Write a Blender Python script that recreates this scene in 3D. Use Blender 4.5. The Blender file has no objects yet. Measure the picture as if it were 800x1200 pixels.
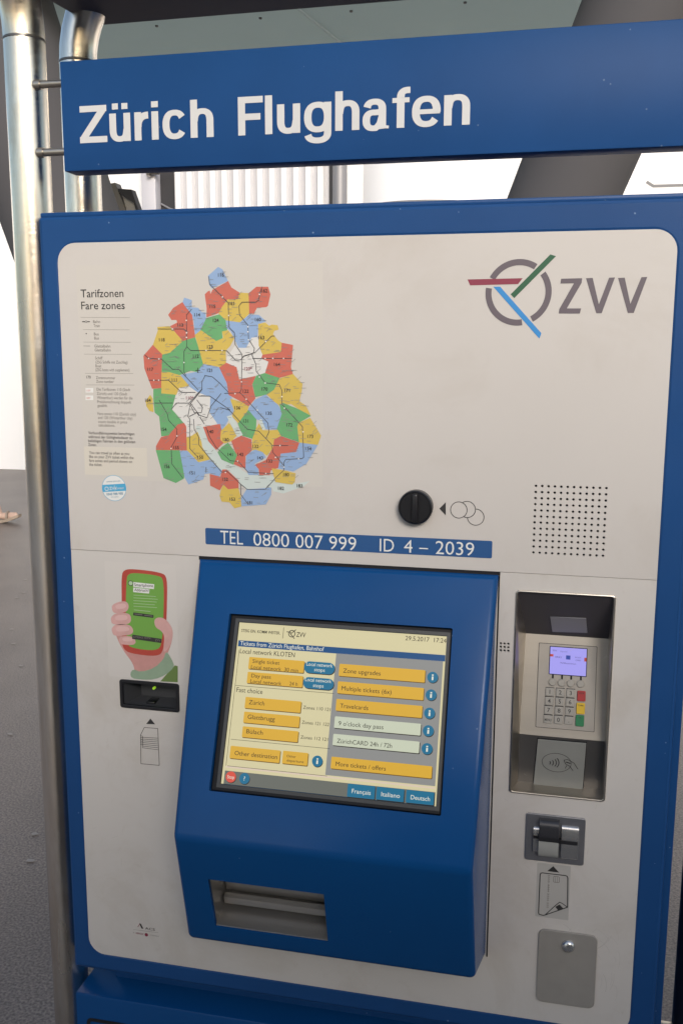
import bpy, bmesh, math, random
from mathutils import Vector, Matrix, Quaternion
random.seed(7)
scn = bpy.context.scene
COL = scn.collection
PI = math.pi

# ---------------------------------------------------------------- camera
FPX, YAW, PITCH, ROLL = 1094.96, 0.2179, 0.1681, 0.0037
CAM = Vector((0.2611, -1.1971, 1.6))
_f = Vector((-math.sin(YAW)*math.cos(PITCH), math.cos(YAW)*math.cos(PITCH), -math.sin(PITCH)))
_r = Vector((math.cos(YAW), math.sin(YAW), 0)); _u = _r.cross(_f)
RT = math.cos(ROLL)*_r + math.sin(ROLL)*_u
UP = -math.sin(ROLL)*_r + math.cos(ROLL)*_u
FW = _f
cam = bpy.data.objects.new('camera', bpy.data.cameras.new('camera')); COL.objects.link(cam)
m3 = Matrix((RT, UP, -FW)).transposed()
cam.matrix_world = Matrix.Translation(CAM) @ m3.to_4x4()
cam.data.sensor_fit = 'VERTICAL'; cam.data.sensor_height = 36.0
cam.data.lens = 36.0*FPX/1200.0
cam.data.clip_start = 0.02; cam.data.clip_end = 500
scn.camera = cam

# ---------------------------------------------------------------- light
SUN_EL, SUN_AZ = math.radians(24), math.radians(22)
sdir = Vector((math.sin(SUN_AZ)*math.cos(SUN_EL), -math.cos(SUN_AZ)*math.cos(SUN_EL), math.sin(SUN_EL)))
w = bpy.data.worlds.new('World'); scn.world = w; w.use_nodes = True
nt = w.node_tree
sky = nt.nodes.new('ShaderNodeTexSky'); sky.sky_type = 'NISHITA'; sky.sun_disc = False
sky.sun_elevation = SUN_EL; sky.sun_rotation = math.atan2(sdir.x, sdir.y)
sky.air_density = 1.0; sky.dust_density = 2.0; sky.ozone_density = 0.6
bg = nt.nodes['Background']; bg.inputs[1].default_value = 0.14
nt.links.new(sky.outputs[0], bg.inputs[0])
sun = bpy.data.objects.new('sun', bpy.data.lights.new('sun', 'SUN')); COL.objects.link(sun)
sun.data.energy = 1.5; sun.data.angle = math.radians(22); sun.data.color = (1.0, 0.985, 0.965)
sun.rotation_euler = sdir.to_track_quat('Z', 'Y').to_euler(); sun.location = (2, -5, 4)
vs = scn.view_settings
vs.view_transform = 'Standard'; vs.look = 'None'; vs.gamma = 1; vs.use_curve_mapping = False
vs.exposure = 0.33

# ---------------------------------------------------------------- helpers
def ray(x, y): return FW + RT*((x-400)/FPX) - UP*((y-600)/FPX)
def atY(x, y, Yv=0.0):
    d = ray(x, y); return CAM + d*((Yv-CAM.y)/d.y)
def atZ(x, y, Zv=0.0):
    d = ray(x, y); return CAM + d*((Zv-CAM.z)/d.z)

class Plane:
    def __init__(s, O, ux, uy):
        s.O = Vector(O); s.ux = Vector(ux).normalized(); s.uy = Vector(uy).normalized(); s.n = s.ux.cross(s.uy)
    def hit(s, x, y, off=0.0):
        d = ray(x, y); o = s.O + s.n*off
        return CAM + d*((o-CAM).dot(s.n)/d.dot(s.n))
    def uv(s, x, y, off=0.0):
        p = s.hit(x, y, off) - s.O
        return (p.dot(s.ux), p.dot(s.uy))
    def mat(s, off=0.0):
        m = Matrix((s.ux, s.uy, s.n)).transposed().to_4x4()
        return Matrix.Translation(s.O + s.n*off) @ m

def S(c):  # sRGB 0-255 to linear
    return tuple(((v/255)/12.92 if v/255 <= 0.04045 else ((v/255+0.055)/1.055)**2.4) for v in c)

def mat(name, col, rough=0.5, metal=0.0, var=0.0, vscale=8.0, bump=0.0, bscale=200.0, spec=0.5, emit=0.0, rvar=0.0, alpha=1.0, stretch=None, coat=0.0):
    m = bpy.data.materials.new(name); m.use_nodes = True
    n = m.node_tree.nodes; L = m.node_tree.links; b = n['Principled BSDF']
    b.inputs['Base Color'].default_value = (*col, 1); b.inputs['Roughness'].default_value = rough
    b.inputs['Metallic'].default_value = metal; b.inputs['Specular IOR Level'].default_value = spec
    b.inputs['Alpha'].default_value = alpha; b.inputs['Coat Weight'].default_value = coat
    if emit:
        b.inputs['Emission Color'].default_value = (*col, 1); b.inputs['Emission Strength'].default_value = emit
    tc = n.new('ShaderNodeTexCoord'); mp = n.new('ShaderNodeMapping')
    L.new(tc.outputs['Object'], mp.inputs[0])
    if stretch: mp.inputs['Scale'].default_value = stretch
    if var:
        t = n.new('ShaderNodeTexNoise'); t.inputs['Scale'].default_value = vscale; t.inputs['Detail'].default_value = 6; t.inputs['Roughness'].default_value = 0.6
        L.new(mp.outputs[0], t.inputs['Vector'])
        mr = n.new('ShaderNodeMapRange'); mr.inputs[1].default_value = 0.3; mr.inputs[2].default_value = 0.7
        mr.inputs[3].default_value = 1-var; mr.inputs[4].default_value = 1+var
        L.new(t.outputs['Fac'], mr.inputs[0])
        mx = n.new('ShaderNodeVectorMath'); mx.operation = 'SCALE'; mx.inputs[0].default_value = col
        L.new(mr.outputs[0], mx.inputs['Scale']); L.new(mx.outputs[0], b.inputs['Base Color'])
        if emit: L.new(mx.outputs[0], b.inputs['Emission Color'])
    if rvar:
        t = n.new('ShaderNodeTexNoise'); t.inputs['Scale'].default_value = vscale*1.7; t.inputs['Detail'].default_value = 8
        L.new(mp.outputs[0], t.inputs['Vector'])
        mr = n.new('ShaderNodeMapRange'); mr.inputs[1].default_value = 0.3; mr.inputs[2].default_value = 0.7
        mr.inputs[3].default_value = max(0.02, rough-rvar); mr.inputs[4].default_value = min(1, rough+rvar)
        L.new(t.outputs['Fac'], mr.inputs[0]); L.new(mr.outputs[0], b.inputs['Roughness'])
    if bump:
        t = n.new('ShaderNodeTexNoise'); t.inputs['Scale'].default_value = bscale; t.inputs['Detail'].default_value = 3
        L.new(mp.outputs[0], t.inputs['Vector'])
        bp = n.new('ShaderNodeBump'); bp.inputs['Strength'].default_value = bump; bp.inputs['Distance'].default_value = 0.001
        L.new(t.outputs['Fac'], bp.inputs['Height']); L.new(bp.outputs[0], b.inputs['Normal'])
    return m

def link(name, me, m, parent=None, smooth=False):
    o = bpy.data.objects.new(name, me); COL.objects.link(o)
    if m: me.materials.clear(); me.materials.append(m)
    if smooth:
        for p in me.polygons: p.use_smooth = True
    if parent:
        o.parent = parent
        o.matrix_parent_inverse = parent.matrix_basis.inverted() if parent.parent is None else Matrix.Identity(4)
    return o
def mk(name, V, Fc, m, parent=None, smooth=False):
    me = bpy.data.meshes.new(name); me.from_pydata([tuple(v) for v in V], [], Fc); me.update()
    return link(name, me, m, parent, smooth)
def frombm(name, bm, m, parent=None, smooth=False):
    bmesh.ops.recalc_face_normals(bm, faces=bm.faces)
    me = bpy.data.meshes.new(name); bm.to_mesh(me); bm.free()
    return link(name, me, m, parent, smooth)
def empty(name, loc):
    o = bpy.data.objects.new(name, None); COL.objects.link(o); o.location = loc; o.empty_display_size = 0.1
    o.matrix_basis = Matrix.Translation(loc); return o
def tag(o, label=None, cat=None, group=None, kind=None):
    if label: o['label'] = label
    if cat: o['category'] = cat
    if group: o['group'] = group
    if kind: o['kind'] = kind
    return o

def bm_box(x0, x1, y0, y1, z0, z1, bev=0.0, seg=2):
    bm = bmesh.new()
    v = [bm.verts.new((x, y, z)) for x in (x0, x1) for y in (y0, y1) for z in (z0, z1)]
    for f in ((0,1,3,2),(4,6,7,5),(0,4,5,1),(2,3,7,6),(0,2,6,4),(1,5,7,3)): bm.faces.new([v[i] for i in f])
    bmesh.ops.recalc_face_normals(bm, faces=bm.faces)
    if bev: bmesh.ops.bevel(bm, geom=bm.edges[:], offset=bev, segments=seg, profile=0.5, affect='EDGES')
    return bm
def shade(o, ang=35):
    me = o.data
    for p in me.polygons: p.use_smooth = True
    bm = bmesh.new(); bm.from_mesh(me)
    for e in bm.edges:
        if len(e.link_faces) == 2 and e.calc_face_angle(0) > math.radians(ang): e.smooth = False
    bm.to_mesh(me); bm.free()
    return o
def box(name, x0, x1, y0, y1, z0, z1, m, parent=None, bev=0.0, seg=2):
    o = frombm(name, bm_box(x0, x1, y0, y1, z0, z1, bev, seg), m, parent)
    return shade(o) if bev else o

def boolcut(o, cutters):
    for c in cutters:
        md = o.modifiers.new('b', 'BOOLEAN'); md.operation = 'DIFFERENCE'; md.solver = 'EXACT'; md.object = c
    dg = bpy.context.evaluated_depsgraph_get(); dg.update()
    me = bpy.data.meshes.new_from_object(o.evaluated_get(dg))
    o.modifiers.clear(); o.data = me
    for c in cutters: bpy.data.objects.remove(c, do_unlink=True)

def rrect(u0, v0, u1, v1, r=0.0, seg=6):
    if r <= 0: return [(u0,v0),(u1,v0),(u1,v1),(u0,v1)]
    P = []
    for cx, cy, a0 in ((u1-r, v0+r, -90), (u1-r, v1-r, 0), (u0+r, v1-r, 90), (u0+r, v0+r, 180)):
        for k in range(seg+1):
            a = math.radians(a0+90*k/seg); P.append((cx+r*math.cos(a), cy+r*math.sin(a)))
    return P
def circ(cu, cv, r, seg=32, r2=None):
    r2 = r2 or r
    return [(cu+r*math.cos(2*PI*k/seg), cv+r2*math.sin(2*PI*k/seg)) for k in range(seg)]

def curve_mesh(loops, thick=0.0, bev=0.0):
    c = bpy.data.curves.new('c', 'CURVE'); c.dimensions = '2D'; c.fill_mode = 'BOTH' if (thick or bev) else 'FRONT'
    c.extrude = max(0, thick/2-bev); c.bevel_depth = bev; c.bevel_resolution = 1; c.offset = -bev if bev else 0
    for lp in loops:
        s = c.splines.new('POLY'); s.points.add(len(lp)-1)
        for p, q in zip(s.points, lp): p.co = (q[0], q[1], 0, 1)
        s.use_cyclic_u = True
    o = bpy.data.objects.new('c', c); COL.objects.link(o)
    dg = bpy.context.evaluated_depsgraph_get(); dg.update()
    me = bpy.data.meshes.new_from_object(o.evaluated_get(dg))
    bpy.data.objects.remove(o); bpy.data.curves.remove(c)
    return me
def plate(name, loops, pl, off, thick, m, parent=None, bev=0.0):
    """solid plate whose back face sits at off and front at off+thick along the plane's normal"""
    if loops and not isinstance(loops[0][0], (tuple, list)): loops = [loops]
    me = curve_mesh(loops, thick, bev); me.transform(pl.mat(off+thick/2))
    o = link(name, me, m, parent)
    return shade(o) if bev else o

class Batch:
    def __init__(s): s.V = []; s.F = []
    def poly(s, pts, pl, off):
        me = curve_mesh([pts]); s.mesh(me, pl.mat(off))
    def mesh(s, me, M):
        b = len(s.V); s.V += [M @ v.co for v in me.vertices]; s.F += [tuple(b+i for i in p.vertices) for p in me.polygons]
        bpy.data.meshes.remove(me)
    def quad(s, pts, pl, off):
        b = len(s.V); M = pl.mat(off)
        s.V += [M @ Vector((p[0], p[1], 0)) for p in pts]; s.F.append(tuple(range(b, b+len(pts))))
    def disc(s, cu, cv, r, pl, off, seg=20): s.quad(circ(cu, cv, r, seg), pl, off)
    def line(s, pts, wd, pl, off, closed=False, thin=None):
        """flat ribbon along a polyline"""
        n = len(pts); P = [Vector((p[0], p[1])) for p in pts]; Lf = []; Rt = []
        for i in range(n):
            a = P[i-1] if (i > 0 or closed) else P[i]; c = P[(i+1) % n] if (i < n-1 or closed) else P[i]
            d1 = (P[i]-a); d2 = (c-P[i])
            d1 = d1.normalized() if d1.length > 1e-9 else d2.normalized(); d2 = d2.normalized() if d2.length > 1e-9 else d1
            t = (d1+d2); t = t.normalized() if t.length > 1e-6 else d1
            nn = Vector((-t.y, t.x)); k = max(0.5, nn.dot(Vector((-d1.y, d1.x))))
            wi = wd if thin is None else math.hypot(wd*t.y, thin*t.x)
            Lf.append(P[i]+nn*(wi/2/k)); Rt.append(P[i]-nn*(wi/2/k))
        b = len(s.V); M = pl.mat(off)
        s.V += [M @ Vector((p.x, p.y, 0)) for p in Lf+Rt]
        rng = range(n if closed else n-1)
        for i in rng:
            j = (i+1) % n; s.F.append((b+n+i, b+n+j, b+j, b+i))
    def build(s, name, m, parent=None):
        if not s.V: return None
        o = mk(name, s.V, s.F, m, parent)
        if any(k in name for k in ('lettering', 'screen_text', 'zone_numbers', 'station_dots', 'place_name', 'caption', 'maker_mark', 'terminal_text', 'card_details', 'rail_line')): o['kind'] = 'stuff'
        return o

_fc = bpy.data.curves.new('fc', 'FONT')
_fo = bpy.data.objects.new('fo', _fc); COL.objects.link(_fo)
def text_mesh(body, bold=0.0, res=3):
    _fc.body = body; _fc.offset = bold; _fc.resolution_u = res
    dg = bpy.context.evaluated_depsgraph_get(); dg.update()
    return bpy.data.meshes.new_from_object(_fo.evaluated_get(dg))
_h = text_mesh('H'); CAPH = max(v.co.y for v in _h.vertices)
def text(batch, body, u, v, cap, pl, off, width=None, bold=0.0, rot=0.0, align='L'):
    """baseline starts at (u, v); cap height in metres; width in metres stretches the line"""
    me = text_mesh(body, bold)
    if not me.vertices: return
    x0 = min(q.co.x for q in me.vertices); x1 = max(q.co.x for q in me.vertices)
    sy = cap/CAPH; sx = sy if width is None else width/(x1-x0)
    sh = {'L': 0, 'C': -(x1-x0)*sx/2, 'R': -(x1-x0)*sx}[align]
    M = pl.mat(off) @ Matrix.Translation((u, v, 0)) @ Matrix.Rotation(rot, 4, 'Z') @ Matrix.Translation((sh, 0, 0)) @ Matrix.Diagonal((sx, sy, 1, 1)) @ Matrix.Translation((-x0, 0, 0))
    batch.mesh(me, M)
def ptext(batch, body, p0, p1, cappx, pl, off, bold=0.0):
    """text from pixel p0 (baseline, left) to pixel p1 (right end); cappx = cap height in photo px"""
    a = pl.uv(*p0, off); b = pl.uv(*p1, off); t = pl.uv(p0[0], p0[1]-cappx, off)
    text(batch, body, a[0], a[1], t[1]-a[1], pl, off, width=b[0]-a[0], bold=bold)

def tube(name, path, r, m, parent=None, seg=28):
    bm = bmesh.new(); rings = []
    prev = None
    for i, p in enumerate(path):
        p = Vector(p)
        t = (Vector(path[min(i+1, len(path)-1)])-Vector(path[max(i-1, 0)])).normalized()
        if prev is None:
            a = t.orthogonal().normalized()
        else:
            a = (prev - t*prev.dot(t)).normalized()
        prev = a; b = t.cross(a)
        rr = r[i] if isinstance(r, (list, tuple)) else r
        rings.append([bm.verts.new(p+a*rr*math.cos(2*PI*k/seg)+b*rr*math.sin(2*PI*k/seg)) for k in range(seg)])
    for A, B in zip(rings, rings[1:]):
        for k in range(seg): bm.faces.new((A[k], A[(k+1) % seg], B[(k+1) % seg], B[k]))
    bm.faces.new(rings[0][::-1]); bm.faces.new(rings[-1])
    return shade(frombm(name, bm, m, parent), 40)
def lathe(name, prof, pl, cu, cv, m, parent=None, seg=32):
    """profile of (radius, offset along the normal) spun about the plane's normal at (cu, cv)"""
    bm = bmesh.new(); M = pl.mat(); rings = []
    for rr, h in prof:
        rings.append([bm.verts.new(M @ Vector((cu+rr*math.cos(2*PI*k/seg), cv+rr*math.sin(2*PI*k/seg), h))) for k in range(seg)])
    for A, B in zip(rings, rings[1:]):
        for k in range(seg): bm.faces.new((A[k], A[(k+1) % seg], B[(k+1) % seg], B[k]))
    bm.faces.new(rings[-1])
    return shade(frombm(name, bm, m, parent), 40)

def specks(m, col, th):
    """sparse pale dust specks in the paint"""
    n = m.node_tree.nodes; L = m.node_tree.links; b = n['Principled BSDF']
    tc = n.new('ShaderNodeTexCoord'); vo = n.new('ShaderNodeTexVoronoi'); vo.inputs['Scale'].default_value = 260
    L.new(tc.outputs['Object'], vo.inputs['Vector'])
    sp = n.new('ShaderNodeSeparateColor'); L.new(vo.outputs['Color'], sp.inputs[0])
    g1 = n.new('ShaderNodeMath'); g1.operation = 'GREATER_THAN'; g1.inputs[1].default_value = th; L.new(sp.outputs[0], g1.inputs[0])
    g2 = n.new('ShaderNodeMath'); g2.operation = 'LESS_THAN'; g2.inputs[1].default_value = 0.30; L.new(vo.outputs['Distance'], g2.inputs[0])
    g3 = n.new('ShaderNodeMath'); g3.operation = 'MULTIPLY'; L.new(g1.outputs[0], g3.inputs[0]); L.new(g2.outputs[0], g3.inputs[1])
    mx = n.new('ShaderNodeMix'); mx.data_type = 'RGBA'; L.new(g3.outputs[0], mx.inputs[0])
    L.new(b.inputs['Base Color'].links[0].from_socket, mx.inputs[6]); mx.inputs[7].default_value = (*col, 1)
    L.new(mx.outputs[2], b.inputs['Base Color'])
def brush(m, st, k):
    """fine grinding marks running round the tube"""
    n = m.node_tree.nodes; L = m.node_tree.links; b = n['Principled BSDF']
    tc = n.new('ShaderNodeTexCoord'); mp = n.new('ShaderNodeMapping'); mp.inputs['Scale'].default_value = st; L.new(tc.outputs['Object'], mp.inputs[0])
    t = n.new('ShaderNodeTexNoise'); t.inputs['Scale'].default_value = 1.0; t.inputs['Detail'].default_value = 2; L.new(mp.outputs[0], t.inputs['Vector'])
    bp = n.new('ShaderNodeBump'); bp.inputs['Strength'].default_value = k; bp.inputs['Distance'].default_value = 0.00010
    L.new(t.outputs['Fac'], bp.inputs['Height']); L.new(bp.outputs[0], b.inputs['Normal'])
def grime(m, scale, lo, hi, amt, tint=(0.80, 0.76, 0.70), st=(1, 1, 1)):
    """faint rubbed-in dirt patches"""
    n = m.node_tree.nodes; L = m.node_tree.links; b = n['Principled BSDF']
    tc = n.new('ShaderNodeTexCoord'); mp = n.new('ShaderNodeMapping'); mp.inputs['Scale'].default_value = st; L.new(tc.outputs['Object'], mp.inputs[0])
    t = n.new('ShaderNodeTexNoise'); t.inputs['Scale'].default_value = scale; t.inputs['Detail'].default_value = 9; t.inputs['Roughness'].default_value = 0.68; t.inputs['Distortion'].default_value = 0.6
    L.new(mp.outputs[0], t.inputs['Vector'])
    mr = n.new('ShaderNodeMapRange'); mr.inputs[1].default_value = lo; mr.inputs[2].default_value = hi; mr.inputs[3].default_value = 0; mr.inputs[4].default_value = amt
    L.new(t.outputs['Fac'], mr.inputs[0])
    mx = n.new('ShaderNodeMix'); mx.data_type = 'RGBA'; mx.blend_type = 'MULTIPLY'; L.new(mr.outputs[0], mx.inputs[0])
    src = b.inputs['Base Color']
    if src.links: L.new(src.links[0].from_socket, mx.inputs[6])
    else: mx.inputs[6].default_value = src.default_value
    mx.inputs[7].default_value = (*tint, 1); L.new(mx.outputs[2], src)

# ---------------------------------------------------------------- materials
BLUE = mat('blue_powder_coat', (0.004, 0.060, 0.198), 0.22, var=0.05, vscale=5, bump=0.10, bscale=900, rvar=0.05, spec=0.20)
specks(BLUE, (0.10, 0.17, 0.30), 0.9985)
BLUE2 = mat('blue_door_coat', (0.012, 0.061, 0.190), 0.38, var=0.06, vscale=6, bump=0.16, bscale=700, rvar=0.06, spec=0.20)
specks(BLUE2, (0.14, 0.22, 0.36), 0.993)
SIGNBLUE = mat('sign_blue', (0.014, 0.064, 0.198), 0.42, var=0.06, vscale=7, bump=0.03, bscale=300, spec=0.09)
specks(SIGNBLUE, (0.10, 0.16, 0.28), 0.997)
WHITE = mat('panel_upper', (0.572, 0.532, 0.490), 0.44, var=0.018, vscale=3.5, bump=0.03, bscale=600, rvar=0.05)
WHITE2 = mat('panel_lower', (0.582, 0.545, 0.503), 0.44, var=0.03, vscale=4, bump=0.03, bscale=600, rvar=0.05)
grime(WHITE, 5, .50, .72, .35); grime(WHITE2, 6, .48, .70, .55); grime(WHITE2, 40, .60, .75, .35)
LETTER = mat('sign_letter', (0.60, 0.60, 0.595), 0.5, var=0.03, vscale=20)
STEEL = mat('tube_steel', (0.88, 0.82, 0.73), 0.20, 1.0, var=0.10, vscale=9, rvar=0.09, bump=0.05, bscale=60, stretch=(1, 1, 0.25))
brush(STEEL, (3, 3, 9000), 0.6)
grime(STEEL, 16, .45, .7, .7, (0.62, 0.52, 0.40), (1, 1, 0.18))
STEEL2 = mat('brushed_steel', (0.50, 0.46, 0.40), 0.36, 1.0, var=0.06, vscale=14, rvar=0.08, bump=0.06, bscale=400, stretch=(0.15, 1, 3))
STEELD = mat('dark_steel', (0.20, 0.19, 0.18), 0.38, 0.8, var=0.08, vscale=14, rvar=0.06)
PLATE = mat('cover_steel', (0.36, 0.335, 0.30), 0.42, 0.25, var=0.05, vscale=30, rvar=0.06)
CHROME = mat('chrome', (0.66, 0.65, 0.63), 0.22, 0.85)
BLACK = mat('black_plastic', (0.012, 0.012, 0.014), 0.32, var=0.1, vscale=20)
GAP = mat('gap_black', (0.006, 0.006, 0.008), 0.8)
BEZEL = mat('bezel', (0.009, 0.009, 0.011), 0.5, spec=0.25)
INK = mat('ink_dark', (0.03, 0.028, 0.027), 0.55)
INKG = mat('ink_grey', (0.21, 0.19, 0.165), 0.6)
PRINTW = mat('print_white', (0.74, 0.73, 0.69), 0.5)
MAPW = mat('map_white', (0.67, 0.65, 0.61), 0.5)
ZRED = mat('zone_red', (0.55, 0.135, 0.092), 0.5, var=0.03)
ZBLUE = mat('zone_blue', (0.27, 0.39, 0.59), 0.5, var=0.03)
ZGREEN = mat('zone_green', (0.135, 0.375, 0.150), 0.5, var=0.03)
ZYEL = mat('zone_yellow', (0.61, 0.44, 0.09), 0.5, var=0.03)
ZLAKE = mat('zone_lake', (0.55, 0.61, 0.57), 0.5)
LGREY = mat('logo_grey', (0.125, 0.100, 0.115), 0.5)
LRED = mat('logo_red', (0.245, 0.030, 0.060), 0.5)
LGREEN = mat('logo_green', (0.020, 0.100, 0.045), 0.5)
LBLUE = mat('logo_blue', (0.030, 0.240, 0.560), 0.5)
TELB = mat('strip_blue', (0.020, 0.085, 0.235), 0.45)
FOIL = mat('foil', (0.578, 0.538, 0.484), 0.40, var=0.012, vscale=5)
FOIL2 = mat('foil_lower', (0.597, 0.558, 0.513), 0.40, var=0.012, vscale=5)

def emit(name, col, k=1.0):
    c = S(col); m = mat(name, c, 0.25, emit=k, spec=0.3)
    m.node_tree.nodes['Principled BSDF'].inputs['Base Color'].default_value = (*[v*.12 for v in c], 1); return m
EX = 0.64
SC_CREAM = emit('lcd_cream', (222, 212, 168), EX); SC_BAR = emit('lcd_bar', (36, 82, 132), EX)
SC_GREY = emit('lcd_grey', (148, 148, 145), EX); SC_YEL = emit('lcd_yellow', (226, 178, 62), EX)
SC_MINT = emit('lcd_mint', (208, 214, 190), EX); SC_TEAL = emit('lcd_teal', (40, 116, 150), EX)
SC_RED = emit('lcd_red', (225, 90, 72), EX); SC_WHITE = emit('lcd_white', (236, 236, 220), EX)
SC_DARK = emit('lcd_dark', (52, 48, 40), EX); SC_PINK = emit('lcd_pink', (228, 208, 186), EX)
SC_EDGE = emit('lcd_edge', (120, 92, 40), EX); SC_FOOT = emit('lcd_foot', (112, 114, 106), EX)

FRONT = Plane((0, 0, 0), (1, 0, 0), (0, 0, 1))

# ================================================================ SETTING
# ground
GROUND = mat('asphalt', (0.175, 0.142, 0.121), 0.42, var=0.22, vscale=1.3, bump=0.5, bscale=120)
_n = GROUND.node_tree.nodes; _L = GROUND.node_tree.links; _b = _n['Principled BSDF']
_t2 = _n.new('ShaderNodeTexNoise'); _t2.inputs['Scale'].default_value = 140; _t2.inputs['Detail'].default_value = 4
_tc = _n.new('ShaderNodeTexCoord'); _L.new(_tc.outputs['Object'], _t2.inputs['Vector'])
_mr = _n.new('ShaderNodeMapRange'); _mr.inputs[1].default_value = 0.35; _mr.inputs[2].default_value = 0.65; _mr.inputs[3].default_value = 0.55; _mr.inputs[4].default_value = 1.5
_L.new(_t2.outputs['Fac'], _mr.inputs[0])
_src = _b.inputs['Base Color'].links[0].from_socket
_vm = _n.new('ShaderNodeVectorMath'); _vm.operation = 'SCALE'
_L.new(_src, _vm.inputs[0]); _L.new(_mr.outputs[0], _vm.inputs['Scale']); _L.new(_vm.outputs[0], _b.inputs['Base Color'])
g = mk('ground', [(-150, -60, 0), (150, -60, 0), (150, 200, 0), (-150, 200, 0)], [(0, 1, 2, 3)], GROUND)
tag(g, kind='structure')
# small pale flecks of litter and chewing gum on the asphalt
FLECK = mat('fleck', (0.30, 0.27, 0.24), 0.5)
fk = Batch(); GP = Plane((0, 0, 0.004), (1, 0, 0), (0, 1, 0))
for px, py in ((41, 977), (36, 1008), (16, 754), (28, 694), (30, 679), (14, 737), (20, 700), (9, 640), (25, 780), (12, 860)):
    q = atZ(px, py, 0.004)
    fk.quad([(q.x+random.uniform(.8, 1.2)*.015*math.cos(a), q.y+.010*math.sin(a)*random.uniform(.7, 1.3)) for a in [k*PI/4 for k in range(8)]], GP, 0)
for k in range(60):
    x = random.uniform(-9, 3); y = random.uniform(1, 10); r = random.uniform(.006, .016)
    fk.quad([(x+r*random.uniform(.7, 1.3)*math.cos(a), y+r*random.uniform(.7, 1.3)*math.sin(a)) for a in [k2*PI/4 for k2 in range(8)]], GP, 0)
o = fk.build('gum_spots', FLECK); tag(o, 'pale flecks of dried gum trodden into the grey asphalt', 'gum spots', kind='stuff')

# concrete wall added behind the camera, unseen, to shade the lower machine front
CONC = mat('concrete', (0.16, 0.15, 0.14), 0.85, var=0.15, vscale=3, bump=0.3, bscale=90)
o = box('shade_wall', -0.5, 4.6, -2.75, -2.55, 0, 2.28, CONC, bev=0.02)
tag(o, 'grey concrete wall added out of view to shade the lower ticket machine', 'wall')

# shelter roof carried by the steel tubes
ROOF = mat('roof_underside', (0.085, 0.078, 0.092), 0.55, var=0.1, vscale=4)
bm = bmesh.new()
RZ = 2.1
c1 = atZ(110, 30, RZ); c0 = atZ(58, 0, RZ)
dl = (c0-c1).normalized(); p4 = c1+dl*0.36
lo = [(c1.x, c1.y), (0.62, c1.y-0.012), (0.62, p4.y), (p4.x, p4.y)]
va = [bm.verts.new((x, y, RZ)) for x, y in lo]; vb = [bm.verts.new((x, y, RZ+0.055)) for x, y in lo]
bm.faces.new(va); bm.faces.new(vb[::-1])
for i in range(4): bm.faces.new((va[i], va[(i+1) % 4], vb[(i+1) % 4], vb[i]))
roof = frombm('shelter_roof', bm, ROOF)
tag(roof, 'dark flat shelter roof panel above the blue station sign', 'roof')

# steel tube frame posts (left pair)
def arc_path(p, axis, r, n=12):
    """quarter bend from vertical at p turning towards axis"""
    p = Vector(p); a = Vector(axis); out = []
    for k in range(1, n+1):
        t = PI/2*k/n; out.append(p + a*(r-r*math.cos(t)) + Vector((0, 0, r*math.sin(t))))
    return out
def post(name, x, y, ztop, axis, r, length, label, m=STEEL, cat='post', group=None):
    e = empty(name, (x, y, 0))
    path = [Vector((x, y, z)) for z in (0.0, .5, 1.0, 1.5, ztop)]
    bend = arc_path(path[-1], axis, r); path += bend; path.append(bend[-1]+Vector(axis)*length)
    tube('tube', path, 0.028, m, e)
    lathe_pl = Plane((x, y, 0), (1, 0, 0), (0, 1, 0))
    lathe('base_flange', [(0.06, 0.0), (0.06, 0.012), (0.056, 0.014)], lathe_pl, 0, 0, m, e)
    lathe('weld_seam', [(0.0275, ztop-.0025), (0.0288, ztop-.001), (0.0288, ztop+.001), (0.0275, ztop+.0025)], lathe_pl, 0, 0, STEELD, e)
    tag(e, label, cat, group); return e
post('steel_post', -0.4635, 0.05, 2.022, (0, -1, 0), 0.17, 0.35, 'stainless steel tube post holding the sign rods, bent forward at its top')
post('steel_post', -0.462, 0.20, 2.035, (1, 0, 0), 0.16, 0.9, 'stainless steel tube post behind the sign edge, bent sideways under the roof')
DARKREFL = mat('post_dark_refl', (0.012, 0.014, 0.024), 0.4, var=0.1, vscale=6)  # steel tube whose dark reflections are painted into the base colour
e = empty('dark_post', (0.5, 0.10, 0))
tube('tube', [(0.5, 0.10, z) for z in (0, .7, 1.4, 2.1)], 0.030, DARKREFL, e)
lathe('base_flange', [(0.06, 0.0), (0.06, 0.012), (0.056, 0.014)], Plane((0.5, 0.10, 0), (1, 0, 0), (0, 1, 0)), 0, 0, DARKREFL, e)
tag(e, 'round steel post with painted dark reflections right beside the machine door edge', 'post')

# station sign board
SY = 0.015
SIGN = Plane((0, SY, 0), (1, 0, 0), (0, 0, 1))
sx0, sz1 = SIGN.uv(70, 72); _, sz0 = SIGN.uv(75, 201); sx1 = 0.47
sg = empty('station_sign', (0, SY+.02, sz0))
box('board', sx0, sx1, SY, SY+0.035, sz0, sz1, SIGNBLUE, sg, bev=0.0015)
for px, py in ((59, 98), (61, 178)):
    q = SIGN.hit(px, py, -.018)
    tube('holding_rod', [(-0.4635+.022, SY+.020, q.z), (sx0+.03, SY+.020, q.z)], 0.0052, STEEL2, sg, 14)
    tube('rod_collar', [(-0.4635+.022, SY+.020, q.z), (-0.4635+.031, SY+.020, q.z)], 0.0068, STEEL2, sg, 14)
tag(sg, 'blue station name sign with white Zürich Flughafen lettering on steel rods', 'sign')

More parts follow.
